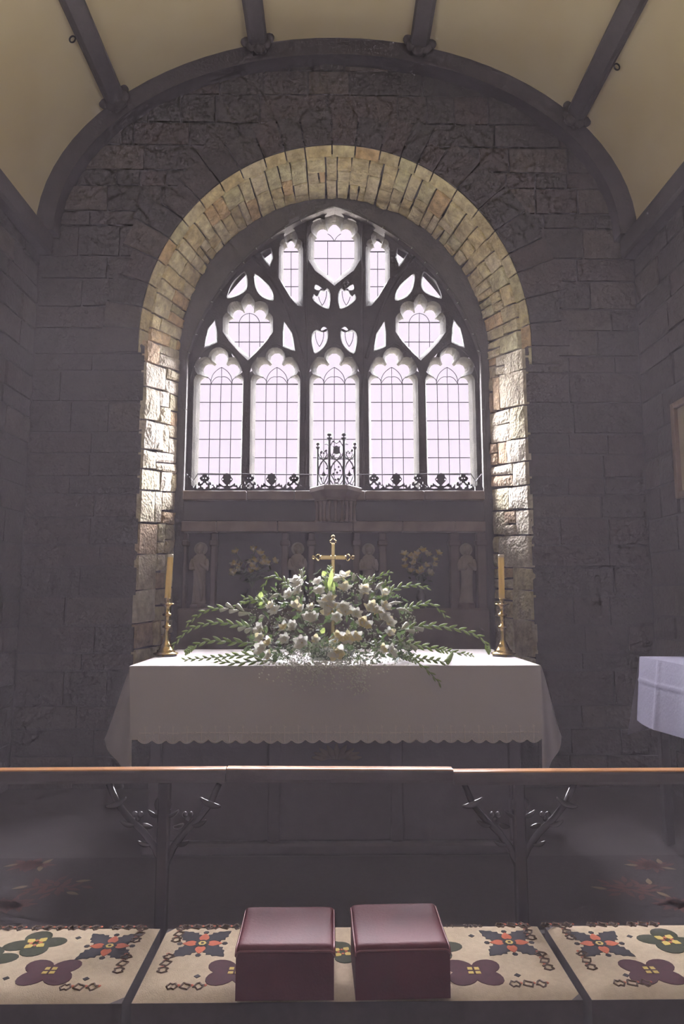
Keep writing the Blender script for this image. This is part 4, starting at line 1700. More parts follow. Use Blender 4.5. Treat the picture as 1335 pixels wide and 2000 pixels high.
# gladiolus spikes: photo polylines (from root to tip), half lie on the cloth or droop over it
Z1 = [[(340, 335), (290, 318), (230, 308), (170, 312), (120, 335), (78, 370)],
      [(345, 390), (280, 378), (200, 366), (120, 380), (60, 412), (15, 465)],
      [(340, 450), (250, 446), (180, 440), (120, 455), (66, 492)],
      [(410, 503), (300, 500), (200, 508), (62, 518)],
      [(420, 520), (330, 526), (270, 532), (200, 524)],
      [(430, 305), (370, 277), (305, 265)],
      [(500, 228), (470, 200), (430, 176), (400, 192), (382, 226)],
      [(410, 300), (340, 278), (300, 288), (265, 306)],
      [(780, 225), (830, 190), (905, 160)],
      [(870, 258), (930, 226), (990, 215), (1050, 225)],
      [(950, 318), (1010, 297), (1070, 292), (1130, 345)],
      [(930, 402), (1030, 381), (1120, 385), (1200, 400), (1270, 430), (1305, 490)],
      [(920, 442), (1040, 465), (1130, 482), (1235, 500)],
      [(920, 498), (1000, 510), (1080, 520), (1130, 525), (1155, 490)],
      [(890, 495), (980, 515), (1040, 550), (1102, 615)],
      [(545, 215), (541, 150)], [(660, 240), (655, 140)], [(645, 260), (632, 180)], [(860, 245), (900, 190)]]
for i, poly in enumerate(Z1):
    px_ = [(330 + a / 2.086, 1040 + b_ / 2.086) for a, b_ in poly]
    # smooth
    dense = []
    for k in range(len(px_) - 1):
        p0 = Vector(px_[max(k - 1, 0)])
        p1, p2 = Vector(px_[k]), Vector(px_[k + 1])
        p3 = Vector(px_[min(k + 2, len(px_) - 1)])
        for q in range(6):
            t_ = q / 6
            v = 0.5 * ((2 * p1) + (p2 - p0) * t_ + (2 * p0 - 5 * p1 + 4 * p2 - p3) * t_ * t_ + (3 * p1 - p0 - 3 * p2 + p3) * t_ ** 3)
            dense.append((v.x, v.y))
    dense.append(px_[-1])
    lo = max(b_ for a, b_ in px_)
    pts = []
    for k, (x, y) in enumerate(dense):
        f = k / (len(dense) - 1)
        if y > 1272:                       # low ones rest on the cloth
            q = PZ(x, y, ZA + .028)
            if q.y < YA0 - .02:
                q = P(x, y, YA0 - .03)
            Y = q.y
        else:
            Y = dome_y(x, y) + .02
            Y = min(Y, YFL - .02 + .05 * math.sin(i * 2.1)) if abs(x - FCX) > 100 else Y
        pts.append([x, y, Y])
    for _ in range(6):                     # even out the depth along the stem
        for k in range(1, len(pts) - 1):
            pts[k][2] = (pts[k - 1][2] + pts[k][2] * 2 + pts[k + 1][2]) / 4
    W = [P(*p) for p in pts]
    for v in W:
        if YA0 - .01 < v.y < YA1 and XA0 < v.x < XA1:
            v.z = max(v.z, ZA + .014)
    st = build('flower_spike', MB().tube(W, [.0045 - .003 * k / len(W) for k in range(len(W))], 6), M_STEM, fa, smooth=True)
    # buds
    ln = 0.0
    nxt = .03
    sd = 1
    tot = sum((W[k + 1] - W[k]).length for k in range(len(W) - 1))
    for k in range(len(W) - 1):
        seg = (W[k + 1] - W[k]).length
        while ln + seg > nxt:
            f = (nxt - ln) / max(seg, 1e-6)
            p = W[k].lerp(W[k + 1], f)
            d = (W[k + 1] - W[k]).normalized()
            sdv = d.cross(Vector((0, 1, 0))).normalized() * sd * .42 + Vector((0, -.2, .05))
            sc_ = 1.05 - .55 * nxt / tot
            me = BUDW if (nxt < .16 and i in (1, 2, 11, 12, 0) and random.random() < .5) else BUD
            q_ = p
            if q_.z < ZA + .02 and q_.y > YA0:
                sdv.z = abs(sdv.z)
            place('bud', me, frame_mat(q_, (d + sdv), rnd(0, 6), sc_), st)
            sd = -sd
            nxt += .034 - .012 * nxt / tot
        ln += seg
# pale veronica-like tapers
for (zx, zy, tx, ty) in ((940, 170, 1015, 108), (1020, 300, 1155, 268), (1110, 320, 1230, 358), (180, 205, 95, 250), (548, 160, 552, 90), (765, 100, 772, 35), (360, 70, 356, 5), (830, 240, 825, 160), (335, 260, 318, 220), (20, 395, 70, 380)):
    a_ = (500 + zx / 4.045, 1110 + zy / 4.045)
    b_ = (500 + tx / 4.045, 1110 + ty / 4.045)
    Y = dome_y(*a_)
    p, q = P(*a_, Y), P(*b_, Y)
    md = (p + q) / 2 + Vector((0, 0, .008))
    build('veronica_taper', MB().tube([p, p.lerp(md, .5), md, md.lerp(q, .5), q], [.004, .010, .009, .006, .001], 7), M_BUDW if zx != 548 else M_BUD, fa, smooth=True)
# upright leaves by the cross
for (zx, zy, tx, ty) in ((575, 190, 600, 0), (600, 230, 610, 95), (545, 60, 525, 20), (510, 515, 540, 470), (30, 235, 42, 185), (45, 290, 30, 265)):
    p = P(500 + zx / 4.045, 1110 + zy / 4.045, dome_y(640, 1140) - .02)
    q = P(500 + tx / 4.045, 1110 + ty / 4.045, dome_y(640, 1140) - .02)
    d = q - p
    sdv = d.cross(Vector((0, 1, 0))).normalized() * .016
    V = [p, p + d * .35 + sdv + Vector((0, .006, 0)), p + d * .35 - sdv + Vector((0, .006, 0)), p + d * .35 + Vector((0, -.004, 0)), p + d * .75 + sdv * .7, p + d * .75 - sdv * .7, q]
    build('blade_leaf', MB().add(V, [(0, 1, 3), (0, 3, 2), (1, 4, 3), (3, 5, 2), (3, 4, 6), (3, 6, 5)]), M_BUD, fa)
# dark leafy body
rs = random.Random(11)
mb = MB()
for k in range(950):
    for _ in range(20):
        x, y = FCX + rs.uniform(-1, 1) * (FRX + 5), FCY + (rs.uniform(-1, 1) if k < 650 else rs.uniform(.1, .6)) * FRY
        if ((x - FCX) / FRX) ** 2 + ((y - FCY) / FRY) ** 2 < 1:
            break
    Y = dome_y(x, y) + (rs.uniform(.04, .16) if y < 1265 else rs.uniform(0, .08))
    c = P(x, y, Y)
    if c.z < ZA + .02:
        continue
    d = Vector((rs.uniform(-1, 1), rs.uniform(-1, .2), rs.uniform(-.6, 1))).normalized()
    sdv = d.cross(Vector((rs.uniform(-1, 1), rs.uniform(-1, 1), rs.uniform(-1, 1)))).normalized() * rs.uniform(.006, .014)
    L_ = rs.uniform(.03, .075)
    mb.add([c, c + d * L_ * .5 + sdv, c + d * L_, c + d * L_ * .5 - sdv], [(0, 1, 2), (0, 2, 3)])
build('foliage', mb, M_LEAF, fa, kind='stuff')
# baby's breath
mb = MB()
OCT = [(1, 0, 0), (-1, 0, 0), (0, 1, 0), (0, -1, 0), (0, 0, 1), (0, 0, -1)]
OF = [(0, 2, 4), (2, 1, 4), (1, 3, 4), (3, 0, 4), (2, 0, 5), (1, 2, 5), (3, 1, 5), (0, 3, 5)]
clus = [(rs.uniform(-1, 1), rs.uniform(-1, 1), rs.uniform(.07, .16)) for _ in range(46)]
stems = MB()
for k in range(2960):
    if k < 1150:
        a_, b_, r_ = clus[k % len(clus)]
        x = FCX + a_ * FRX * .95 + rs.gauss(0, r_) * FRX * .7
        y = FCY + b_ * FRY * .9 + rs.gauss(0, r_) * FRY * .8
    elif k < 2000:
        x = FCX + rs.gauss(-5, .42) * FRX
        y = FCY + rs.uniform(-.2, .85) * FRY
    elif k < 2600:                           # low skirt of the arrangement
        x = FCX - 8 + rs.gauss(0, 58)
        y = rs.uniform(1252, 1298)
    else:                                    # sprays hanging over the front edge
        x = FCX - 20 + rs.gauss(0, 62)
        y = 1285 + abs(rs.gauss(0, 26))
        if y > 1352 or abs(x - FCX + 20) > 130:
            continue
    e = ((x - FCX) / FRX) ** 2 + ((y - FCY) / FRY) ** 2
    if k < 2600 and e > 1.03:
        continue
    if y > 1292:
        Y = YA0 - rs.uniform(.025, .11)
    else:
        Y = min(dome_y(x, y) - rs.uniform(-.03, .035), YFL)
    c = P(x, y, Y)
    if c.y > YA0 - .015 and c.z < ZA + .012:
        continue
    r = rs.uniform(.0028, .0056) * (1.25 if y > 1292 else 1.0)
    mb.add([c + Vector(o_) * r for o_ in OCT], OF)
    if k % 3 == 0 and y < 1292:
        q = c + Vector((rs.uniform(-.02, .02), rs.uniform(.01, .04), rs.uniform(-.035, -.01) if y < 1285 else rs.uniform(.015, .04)))
        if q.y > YA0 - .01 and q.z < ZA + .01:
            continue
        stems.tube([c, q], .0009, 3, caps=False)
build('gypsophila', mb, M_GYPS, fa, kind='stuff')
build('gypsophila_stems', stems, M_STEM, fa, kind='stuff')

# ---- two vases of dim flowers on the gradine
def vase(px, py, spots, label, yel):
    Yv = YL - .01
    c = P(px, py, Yv)
    b_ = Vector((c.x, Yv, ZGR))
    v = thing('flower_vase', b_, label, 'vase of flowers', 'flower vases in front of the reredos')
    h = c.z - ZGR
    build('vase', MB().lathe([(.035, 0), (.038, .01), (.02, .03), (.04, h * .35), (.042, h * .45), (.025, h * .6), (.032, h * .66)], b_, 14), M_VASE, v, smooth=True)
    mbl = MB()
    for (x, y) in spots:
        p = P(x, y, Yv - rnd(.02, .07))
        d = (p - (b_ + Vector((0, .05, h * .7)))).normalized() + Vector((0, -.6, .1))
        place('daffodil', (BLOOMY[0] if yel and random.random() < .6 else random.choice(BLOOM)), frame_mat(p, d, rnd(0, 6), rnd(.75, 1.0)), v)
        mbl.tube([p + Vector((0, .006, 0)), (p + b_ + Vector((0, 0, h))) / 2 + Vector((0, .02, .01)), b_ + Vector((0, 0, h * .66))], .0025, 4)
        for k in range(5):
            c2 = p.lerp(b_ + Vector((0, 0, h * .7)), rnd(.15, .8)) + Vector((rnd(-.03, .03), rnd(0, .03), rnd(-.02, .02)))
            d2 = Vector((rnd(-1, 1), rnd(-1, .3), rnd(-.3, 1))).normalized()
            s2 = d2.orthogonal().normalized() * .009
            mbl.add([c2, c2 + d2 * .03 + s2, c2 + d2 * .06, c2 + d2 * .03 - s2], [(0, 1, 2), (0, 2, 3)])
    build('foliage', mbl, M_LEAF, v, kind='stuff')


def zz2(pts, ox):
    return [(ox + a / 4.172, 1000 + b_ / 4.172) for a, b_ in pts]


vase(492, 1128, zz2([(505, 335), (495, 430), (540, 440), (490, 495), (530, 480), (645, 315), (620, 410), (660, 410), (625, 490), (670, 470), (700, 345), (725, 385), (745, 420), (715, 425), (815, 410), (640, 450)], 340),
     'dark vase of pale yellow daffodils, tall and straggling, in front of the reredos', True)
vase(822, 1132, zz2([(585, 350), (590, 400), (635, 365), (685, 350), (730, 325), (770, 355), (855, 345), (825, 395), (820, 440), (760, 445), (655, 425), (595, 450), (640, 485), (700, 500), (785, 500), (670, 385), (720, 480)], 650),
     'dark vase holding a rounded bunch of cream flowers, in front of the reredos', True)

# ================================================================== COMMUNION RAIL
YR = 2.75
ZR = P(663, 1498, YR).z
rail = thing('communion_rail', (0, YR, 0), 'long dark oak communion rail with polished top coloured as lit, and carved leafy brackets', 'communion rail')


def rail_top(xa, xb, za, zb_, name='top_rail'):
    def sweep(prof):
        V = [Vector((xa, YR + a, za + b_)) for a, b_ in prof] + [Vector((xb, YR + a, zb_ + b_)) for a, b_ in prof]
        m_ = len(prof)
        return MB().add(V, [(k, m_ + k, m_ + (k + 1) % m_, (k + 1) % m_) for k in range(m_)] + [tuple(range(m_)), tuple(reversed(range(m_, 2 * m_)))])
    o = build(name, sweep([(-.030, -.012), (-.026, -.005), (.026, -.005), (.030, -.012), (.030, -.040), (.022, -.052), (-.022, -.052), (-.030, -.040)]), M_DARKWOOD, rail)
    build('lit_polished_cap', sweep([(-.026, -.005), (-.022, -.001), (-.014, 0), (.014, 0), (.022, -.001), (.026, -.005)]), M_RAIL_LIT, o)  # thin cap coloured as the lit top; the body below stays dark
    return o


xj0, xj1 = P(443, 1500, YR).x, P(883, 1500, YR).x
zl_, zc_, zr_ = P(0, 1502, YR).z, P(663, 1498, YR).z, P(1335, 1500.5, YR).z
rail_top(-2.15, xj0 - .002, zl_ - .002, zl_ + .004)
rail_top(xj0 + .002, xj1 - .002, zc_ + .002, zc_ - .004)
rail_top(xj1 + .002, 2.15, zr_ - .003, zr_ - .001)
PXC = [P(320, 1600, YR).x, P(1013, 1600, YR).x]
POSTS = [-2.1, PXC[0], PXC[1], 2.1]
for x in POSTS:
    build('post', MB().bbox((x - .022, YR - .022, 0), (x + .022, YR + .022, ZR - .05), .006), M_CARVED, rail)
    build('post_foot', MB().bbox((x - .045, YR - .06, 0), (x + .045, YR + .06, .05), .01), M_DARKWOOD, rail)
for (xa, xb) in ((-2.1, PXC[0]), (PXC[1], 2.1)):
    build('bottom_rail', MB().bbox((xa + .022, YR - .018, .07), (xb - .022, YR + .018, .11), .006), M_DARKWOOD, rail)


def RP(cx, dx, y, dy=0.0):
    p = P(cx + dx, y, YR)
    p.y += dy
    return p


for ci, cx in enumerate((320, 1013)):
    for sg in (-1, 1):
        # sweeping arm from the post up to the rail
        mbx = MB()
        arm = [(4, 1690), (18, 1655), (40, 1625), (66, 1600), (90, 1570), (108, 1530)]
        mbx.tube([RP(cx, sg * a, b_) for a, b_ in arm], [.012, .014, .014, .013, .013, .012], 8)
        a_ = build('bracket_arm', mbx, M_CARVED, rail, smooth=True)
        for (x0, y0, x1, y1, x2, y2, r) in ((72, 1556, 90, 1574, 112, 1573, .010), (4, 1554, 14, 1562, 13, 1580, .008), (40, 1606, 34, 1613, 20, 1613, .008), (2, 1650, 8, 1656, 4, 1668, .007),
                                            (30, 1580, 20, 1592, 8, 1594, .007), (84, 1600, 70, 1612, 56, 1610, .008), (50, 1640, 40, 1650, 26, 1648, .007)):
            pts = [RP(cx, sg * x, y, -.012) for x, y in qbez((x0, y0), (x1, y1), (x2, y2), 8)]
            n_ = len(pts)
            build('leaf_scroll', MB().tube(pts, [r * (.25 + math.sin(PI * (k + .3) / n_)) for k in range(n_)], 8), M_CARVED, a_, smooth=True)
        for dx in (43, 54):
            build('berry', MB().ball(RP(cx, sg * dx, 1588, -.016), .0115, 12, 8), M_CARVED, a_, smooth=True)
        build('berry', MB().ball(RP(cx, sg * 49, 1597, -.014), .010, 12, 8), M_CARVED, a_, smooth=True)

# ================================================================== KNEELERS
ZK = .207
YK1 = PZ(650, 1803, ZK).y
YK0 = PZ(650, 1946, ZK).y
sl0, sl1 = PZ(313, 1806, ZK).x, PZ(328, 1806, ZK).x
sr0, sr1 = PZ(1052, 1806, ZK).x, PZ(1066, 1806, ZK).x
GR = 'patterned needlepoint kneelers along the rail'


def kneeler(x0, x1, label):
    k = thing('needlepoint_kneeler', ((x0 + x1) / 2, (YK0 + YK1) / 2, 0), label, 'kneeler', GR)

    def top(a, b_):
        x = x0 + (x1 - x0) * a
        y = YK0 + (YK1 - YK0) * b_
        e = min((1 - abs(2 * a - 1)) * (x1 - x0) / .06, (1 - abs(2 * b_ - 1)) * (YK1 - YK0) / .05, 1.0)
        return Vector((x, y, ZK - .016 * (1 - e) ** 2))
    mbk = MB()
    mbk.grid(top, 40, 14)
    build('cushion_top', mbk, M_CANVAS, k, smooth=True)
    mbs = MB()
    z1 = ZK - .0155
    mbs.box((x0, YK0, .02), (x1, YK1, z1))
    build('cushion_sides', mbs, M_KSIDE, k)
    return k


KN = [kneeler(-2.05, sl0, 'cream needlepoint kneeler with green and maroon pansies, brightest patch of light, leftmost of three'),
      kneeler(sl1, sr0, 'cream needlepoint kneeler carrying the two red leather hassocks, middle of three'),
      kneeler(sr1, 2.05, 'cream needlepoint kneeler with star and yellow-hearted pansy below the lilac table, rightmost of three')]


def flat(name, polys, mats, parent, z=ZK + .0006):
    """polys: list of (points in world xy, material index, lift)"""
    mbx = MB()
    for pts, mi, lift in polys:
        tr = tri2d([(p[0], p[1]) for p in pts], [])
        n_ = len(pts)
        zt_ = z + lift
        V = [(p[0], p[1], zt_) for p in pts] + [(p[0], p[1], ZK - .002) for p in pts]
        mbx.add(V, [t_ for t_ in tr] + [(i, n_ + i, n_ + (i + 1) % n_, (i + 1) % n_) for i in range(n_)], mi)
    return build(name, mbx, mats, parent)


def petal(cx, cy, an, r0, r1, wd, n=10, jag=0.0, tip=.62):
    out = []
    for k in range(n + 1):
        f = k / n
        w_ = wd * math.sin(PI * f ** (.8 if tip > .5 else 1.2)) * (1 + jag * (k % 2 * 2 - 1))
        out.append((r0 + (r1 - r0) * f, w_))
    pts = out + [(a, -b_) for a, b_ in reversed(out[1:-1])]
    ca, sa = math.cos(an), math.sin(an)
    return [(cx + a * ca - b_ * sa, cy + a * sa + b_ * ca) for a, b_ in pts]


def star(px, py, k, r=.108):
    c = PZ(px, py, ZK)
    polys = []
    for q in range(4):
        an = PI / 4 + q * PI / 2
        polys.append((petal(c.x, c.y, an, .018, r * 1.12, r * .29, 10, .14), 0, .0004))
        an = q * PI / 2
        polys.append((petal(c.x, c.y, an, .014, r * .62, r * .16, 8), 1, .0008))
        polys.append(([(c.x + math.cos(an) * r * .70 + .010 * math.cos(2 * PI * i / 6), c.y + math.sin(an) * r * .70 + .010 * math.sin(2 * PI * i / 6)) for i in range(6)], 0, .0004))
    polys.append(([(c.x + .024 * math.cos(2 * PI * i / 8), c.y + .024 * math.sin(2 * PI * i / 8)) for i in range(8)], 0, .0012))
    polys.append(([(c.x + .014 * math.cos(2 * PI * i / 6), c.y + .014 * math.sin(2 * PI * i / 6)) for i in range(6)], 2, .0016))
    polys.append(([(c.x + .006 * math.cos(2 * PI * i / 6), c.y + .006 * math.sin(2 * PI * i / 6)) for i in range(6)], 0, .0020))
    flat('star_pattern', polys, [M_WNAVY, M_WORANGE, M_WYELLOW], k)


def pansy(px, py, k, green, r=.10, mirror_=False):
    r *= .9 if green else .82
    c = PZ(px, py, ZK)
    polys = []
    mir = -1 if mirror_ else 1
    base_m = M_WGREEN if green else M_WMAROON
    if green:
        spec = ((.15, .95, .46), (1.75, .80, .62), (PI + .25, .98, .46), (PI + 1.85, .82, .62))
    else:
        spec = ((.55, 1.0, .60), (PI - .55, 1.0, .60), (PI + .75, 1.05, .62), (-.75, 1.05, .62))
    for q, (an, ln, wd) in enumerate(spec):
        if mir < 0:
            an = PI - an
        ca, sa = math.cos(an), math.sin(an)
        rl, rw = r * ln * .58, r * wd * .80
        cc_ = r * ln * .60
        polys.append(([(c.x + (cc_ + rl * math.cos(t_)) * ca - rw * math.sin(t_) * sa, c.y + (cc_ + rl * math.cos(t_)) * sa + rw * math.sin(t_) * ca)
                       for t_ in [2 * PI * i / 16 for i in range(16)]], 0, .0003 + .0003 * q))
    if green:
        for q in range(4):
            an = .95 + q * PI / 2
            polys.append((petal(c.x, c.y, an, .012, r * .48, r * .15, 6, .1), 1, .0020))
        for q in range(4):
            an = .15 + q * PI / 2
            polys.append((petal(c.x, c.y, an, .008, r * .26, r * .07, 5), 2, .0024))
    else:
        s_ = r * .24
        polys.append(([(c.x - s_, c.y - s_ * .9), (c.x + s_, c.y - s_ * .9), (c.x + s_ * .9, c.y + s_), (c.x - s_ * .9, c.y + s_)], 1, .0020))
        polys.append(([(c.x - s_, c.y - s_ * .2), (c.x + s_, c.y - .003), (c.x + s_, c.y + .003), (c.x - s_, c.y + s_ * .2)], 0, .0024))
        polys.append(([(c.x - .003, c.y - s_), (c.x + .003, c.y - s_), (c.x + .003, c.y + s_), (c.x - .003, c.y + s_)], 0, .0027))
    flat('pansy_pattern', polys, [base_m, M_WYELLOW if green else M_WYELLOW, M_WORANGE], k)


def dot(px, py, k, r=.011):
    c = PZ(px, py, ZK)
    flat('dot_pattern', [([(c.x + r, c.y), (c.x, c.y + r), (c.x - r, c.y), (c.x, c.y - r)], 0, .0004)], [M_WNAVY], k)


def scroll_border(x, y, k, ang, seed):
    """small looped border motif"""
    rs_ = random.Random(seed)
    mbx = MB()
    for q in range(3):
        ox = (q - 1) * .040
        pts = []
        for i in range(9):
            a = 2 * PI * i / 8
            pts.append((ox + .016 * math.cos(a) * (1 - .3 * (i % 2)), .016 * math.sin(a) + .006 * math.sin(3 * a + q)))
        W = [Vector((x + a * math.cos(ang) - b_ * math.sin(ang), y + a * math.sin(ang) + b_ * math.cos(ang), ZK + .0012)) for a, b_ in pts]
        mbx.tube(W, .0032, 4, 0, caps=False)
        a, b_ = ox + .018, .006
        c = Vector((x + a * math.cos(ang) - b_ * math.sin(ang), y + a * math.sin(ang) + b_ * math.cos(ang), ZK + .001))
        mbx.ball(c, .007, 6, 4, 1, sc=(1, 1, .25))
    build('scroll_pattern', mbx, [M_WBROWN, M_WORANGE], k)


pansy(70, 1843, KN[0], True)
pansy(97, 1897, KN[0], False)
star(214, 1848, KN[0])
pansy(-28, 1875, KN[0], True, .10)
for q in ((153, 1832), (12, 1911), (168, 1912)):
    dot(*q, KN[0])
star(395, 1843, KN[1])
pansy(458, 1897, KN[1], False)
pansy(610, 1850, KN[1], True)
dot(385, 1907, KN[1])
pansy(845, 1852, KN[1], True)
pansy(925, 1897, KN[1], False, mirror_=True)
star(994, 1841, KN[1])
dot(920, 1828, KN[1])
dot(1010, 1905, KN[1])
pansy(668, 1860, KN[1], True, .08)
star(1170, 1843, KN[2])
pansy(1303, 1837, KN[2], True, mirror_=True)
pansy(1270, 1896, KN[2], False, mirror_=True)
dot(1229, 1829, KN[2])
dot(1222, 1905, KN[2])
yb_, yf_ = YK1 - .025, YK0 + .055
for (k, xs) in ((KN[0], [PZ(px, 1812, ZK).x for px in (18, 95, 165, 250)]), (KN[1], [PZ(px, 1812, ZK).x for px in (385, 440, 1000)]), (KN[2], [PZ(px, 1812, ZK).x for px in (1090, 1180, 1260)])):
    for i, x in enumerate(xs):
        scroll_border(x, yb_, k, 0, i)
for (k, x, sd) in ((KN[0], sl0 - .055, -1), (KN[1], sl1 + .055, 1), (KN[1], sr0 - .055, -1), (KN[2], sr1 + .055, 1)):
    for y in (yb_ - .05, yb_ - .24):
        scroll_border(x, y, k, PI / 2, 3)
    scroll_border(x + sd * .09, yf_, k, 0, 4)
# date worked into the far edge of the middle kneeler
fc = bpy.data.curves.new('date_lettering', 'FONT')
fc.body = '14\u20142006'
fc.size = .034
fc.extrude = .0006
fc.materials.append(M_WBROWN)
tmp = bpy.data.objects.new('lettering_curve', fc)
COL.objects.link(tmp)
me = bpy.data.meshes.new_from_object(tmp.evaluated_get(bpy.context.evaluated_depsgraph_get()))
me.name = 'date_lettering'
bpy.data.objects.remove(tmp)
p = PZ(868, 1809, ZK + .001)
place('date_lettering', me, Matrix.Translation((p.x - .002, YK1 - .040, ZK + .0015)), KN[1])


# ---- hassocks
def hassock(xl, xr, yfar, ynear, label, yaw):
    zt_ = ZK + .150
    n0, n1 = PZ((xl[1] + xr[1]) / 2, ynear, zt_), PZ((xl[0] + xr[0]) / 2, yfar, zt_ + .01)
    w_ = (PZ(xr[1], ynear, zt_).x - PZ(xl[1], ynear, zt_).x) / 2
    dep = n1.y - n0.y
    c = Vector(((n0.x + n1.x) / 2, (n0.y + n1.y) / 2, ZK + .0045))
    h = thing('hassock', c, label, 'hassock', 'red leather hassocks')
    R_ = Matrix.Rotation(yaw, 3, 'Z')
    hd = dep / 2

    def prof(b_):
        """side profile (y,z) of the padded wedge top, b 0 front..1 back"""
        y = -hd + dep * b_
        zz_ = .148 + .016 * b_ - .006 * math.sin(PI * b_)
        e = min(b_, 1 - b_) * dep
        if e < .018:
            zz_ -= .018 - math.sqrt(max(0, .018 ** 2 - (.018 - e) ** 2))
        return y, zz_

    def top(a, b_):
        b2 = b_
        y, zz_ = prof(b2)
        x = -w_ + 2 * w_ * a
        e = min(a, 1 - a) * 2 * w_
        if e < .014:
            zz_ -= .014 - math.sqrt(max(0, .014 ** 2 - (.014 - e) ** 2))
        v = R_ @ Vector((x, y, zz_))
        return c + v
    mbh = MB()
    bs = [0, .008, .02, .045, .08, .2, .35, .5, .65, .8, .92, .955, .98, .992, 1]
    asx = [0, .006, .018, .04, .1, .3, .5, .7, .9, .96, .982, .994, 1]
    V = [top(a, b_) for b_ in bs for a in asx]
    na = len(asx)
    F = [(j * na + i, j * na + i + 1, (j + 1) * na + i + 1, (j + 1) * na + i) for j in range(len(bs) - 1) for i in range(na - 1)]
    mbh.add(V, F)
    build('padded_top', mbh, M_LEATHER, h, smooth=True)
    mbb = MB()
    rim = [top(a, 0) for a in asx] + [top(1, b_) for b_ in bs[1:]] + [top(a, 1) for a in reversed(asx[:-1])] + [top(0, b_) for b_ in reversed(bs[1:-1])]
    m_ = len(rim)
    mbb.add(rim + [Vector((v.x, v.y, c.z)) for v in rim], [(i, m_ + i, m_ + (i + 1) % m_, (i + 1) % m_) for i in range(m_)] + [tuple(range(m_, 2 * m_))])
    build('side_panels', mbb, M_LEATHER, h)
    build('piping', MB().tube([v + Vector((0, 0, .003)) for v in rim + [rim[0]]], .0035, 5, caps=False), M_PIPING, h, smooth=True)
    pr = [R_ @ Vector((s_ * (w_ + .001), -hd * .3 + hd * .6 * t_, .085 - .02 * math.sin(PI * t_))) + c for s_ in (1,) for t_ in (0, .25, .5, .75, 1)]
    build('carry_loop', MB().tube(pr, .0045, 6), M_PIPING, h, smooth=True)


hassock((477, 465), (648, 656), 1772, 1849, 'oxblood leather hassock on the middle kneeler, left of the pair', .0)
hassock((683, 690), (857, 875), 1766, 1847, 'oxblood leather hassock on the middle kneeler, right of the pair, glossier top', .03)

# ================================================================== RUGS, CREDENCE TABLE, PICTURE
rug = thing('sanctuary_carpet', (0, 3.2, 0), 'dark patterned carpet on the floor between altar and rail', 'carpet')
build('carpet_pile', MB().bbox((WL + .05, YR + .10, .0), (WR - .05, YA0 + .06, .012), .003), M_CARPET, rug)
rs = random.Random(5)
for (px, py, rr_) in ((105, 1733, .20), (1235, 1735, .20), (20, 1768, .10), (1322, 1766, .10), (60, 1690, .12), (1270, 1690, .12)):
    c = PZ(px, py, .012)
    mbx = MB()
    for ring_ in range(3):
        r = rr_ * (.35 + .3 * ring_)
        n_ = 8
        for q in range(n_):
            an = 2 * PI * (q + ring_ * .5) / n_
            pts = petal(c.x + math.cos(an) * r * .8, c.y + math.sin(an) * r * .5, an + rs.uniform(-.6, .6), -.03, .045, .014, 6)
            tr = tri2d(pts, [])
            mbx.add([(x, y, .0138) for x, y in pts], tr, 1 if (ring_ == 2 and q % 3 == 0) or rr_ < .11 else 0)
    build('medallion_pattern', mbx, [M_CARPETR, M_CARPETG], rug, kind='stuff')
# credence table against the right wall
ZT = 1.02
far = PZ(1250, 1283, ZT)
tb0 = Vector((far.x, far.y - 1.15, 0))
ct = thing('credence_table', ((far.x + WR) / 2, far.y - .55, 0), 'small dark side table by the wall, hidden under a lilac-white cloth', 'side table')
tx1 = min(far.x + .48, WR - .05)
build('table_top', MB().bbox((far.x + .01, far.y - 1.1, ZT - .035), (tx1, far.y - .01, ZT - .004), .006), M_DARKWOOD, ct)
for (x, y) in ((far.x + .07, far.y - .08), (tx1 - .06, far.y - .08), (far.x + .07, far.y - 1.03), (tx1 - .06, far.y - 1.03)):
    build('leg', MB().bbox((x - .025, y - .025, .0125), (x + .025, y + .025, ZT - .035), .005), M_TIMBER, ct)
cc = thing('credence_cloth', (far.x, far.y - .5, ZT), 'pale lilac-white cloth with pressed creases on the side table by the wall', 'table cloth')
build('cloth_top', MB().bbox((far.x, far.y - 1.11, ZT - .004), (tx1, far.y, ZT + .003), .002), M_BLUECLOTH, cc)


def cside(a, b_):
    y = far.y + .002 - 1.11 * a
    cr = .008 * math.exp(-((a - .22) / .012) ** 2) + .006 * math.exp(-((b_ - .36) / .02) ** 2)
    zz_ = ZT + .002 - (.36 + .01 * math.sin(a * 6)) * b_
    return Vector((far.x - .004 - .035 * b_ * (1 + .5 * math.sin(a * 11)) - cr, y, zz_))


mb = MB()
mb.grid(cside, 60, 30)
build('side_drop', mb, M_BLUECLOTH, cc, smooth=True)


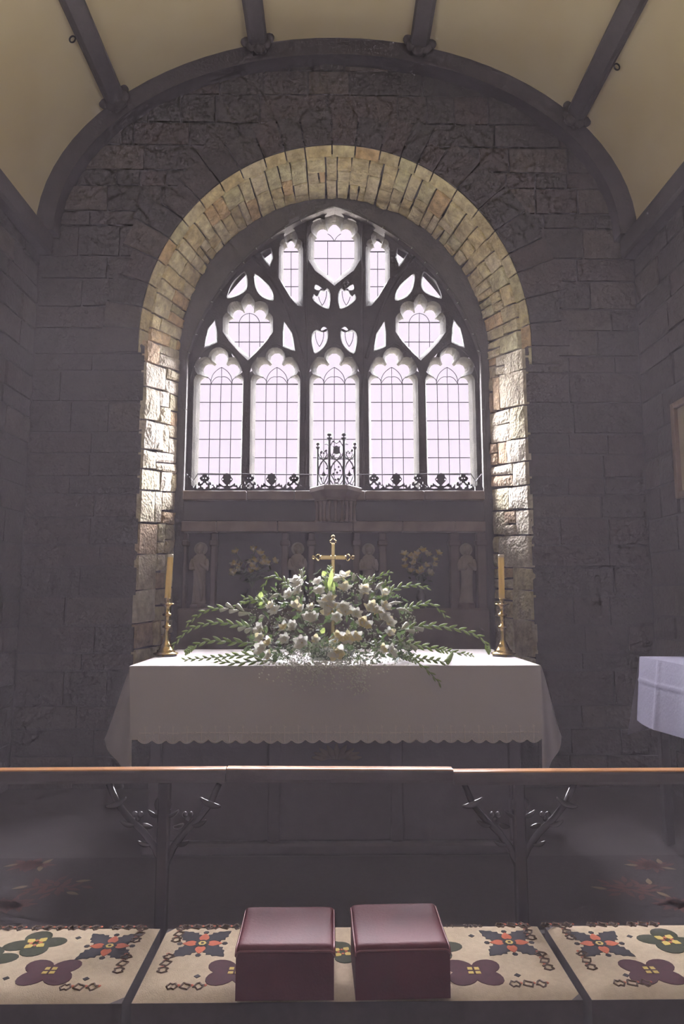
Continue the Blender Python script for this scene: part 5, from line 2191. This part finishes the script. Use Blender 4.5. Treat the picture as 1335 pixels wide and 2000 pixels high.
def cend(a, b_):
    x = far.x - .004 + (tx1 - far.x) * a
    return Vector((x - .06 * b_ * (1 - a) ** 2, far.y + .004 + .03 * b_ + .05 * b_ * (1 - a) ** 3, ZT + .002 - (.38 + .08 * (1 - a) ** 3) * b_))


mb = MB()
mb.grid(cend, 12, 12)
build('end_drop', mb, M_BLUECLOTH, cc, smooth=True)

# framed picture on the right wall
pa = PX(1319, 790, WR - .03)
zlo = PX(1330, 975, WR - .03).z
yfar_ = pa.y
fr = thing('framed_picture', (WR - .03, yfar_ - .3, zlo), 'oak-framed picture with cream mount hanging on the side wall', 'picture')
zhi = pa.z
wdp = .55
Xf = WR - .075
for (ya, yb2, za, zb2) in ((yfar_ - .045, yfar_, zlo, zhi), (yfar_ - wdp, yfar_ - wdp + .045, zlo, zhi), (yfar_ - wdp + .045, yfar_ - .045, zlo, zlo + .045), (yfar_ - wdp + .045, yfar_ - .045, zhi - .045, zhi)):
    build('frame_bar', MB().bbox((Xf, ya, za), (WR - .028, yb2, zb2), .006), M_FRAMEWOOD, fr)
build('mount', MB().box((WR - .045, yfar_ - wdp + .045, zlo + .045), (WR - .035, yfar_ - .045, zhi - .045)), M_MOUNT, fr)
build('print', MB().box((WR - .050, yfar_ - wdp + .13, zlo + .13), (WR - .044, yfar_ - .13, zhi - .13)), M_WBROWN, fr)

# ================================================================== ADDED VOLUME, LIFTS THE DARK TONES
def lift_haze(name, dens, y0, y1, label):
    hm = bpy.data.materials.new(name)
    hm.use_nodes = True
    N, L = hm.node_tree.nodes, hm.node_tree.links
    N.remove(N['Principled BSDF'])
    v = N.new('ShaderNodeVolumeScatter')
    v.inputs['Color'].default_value = (0.97, 0.86, 0.96, 1)
    v.inputs['Density'].default_value = dens
    v.inputs['Anisotropy'].default_value = -0.45
    L.new(v.outputs[0], N['Material Output'].inputs['Volume'])
    o = build('lift_haze', MB().box((WL - .3, y0, -.1), (WR + .3, y1, 2.7)), hm)
    o['kind'] = 'stuff'
    tag(o, label, 'lift_haze')


lift_haze('thin_lift_haze', LIFT_HAZE_DENSITY, -.6, 3.4, 'thin grey volume added to lift the dark tones over the rail and kneelers')
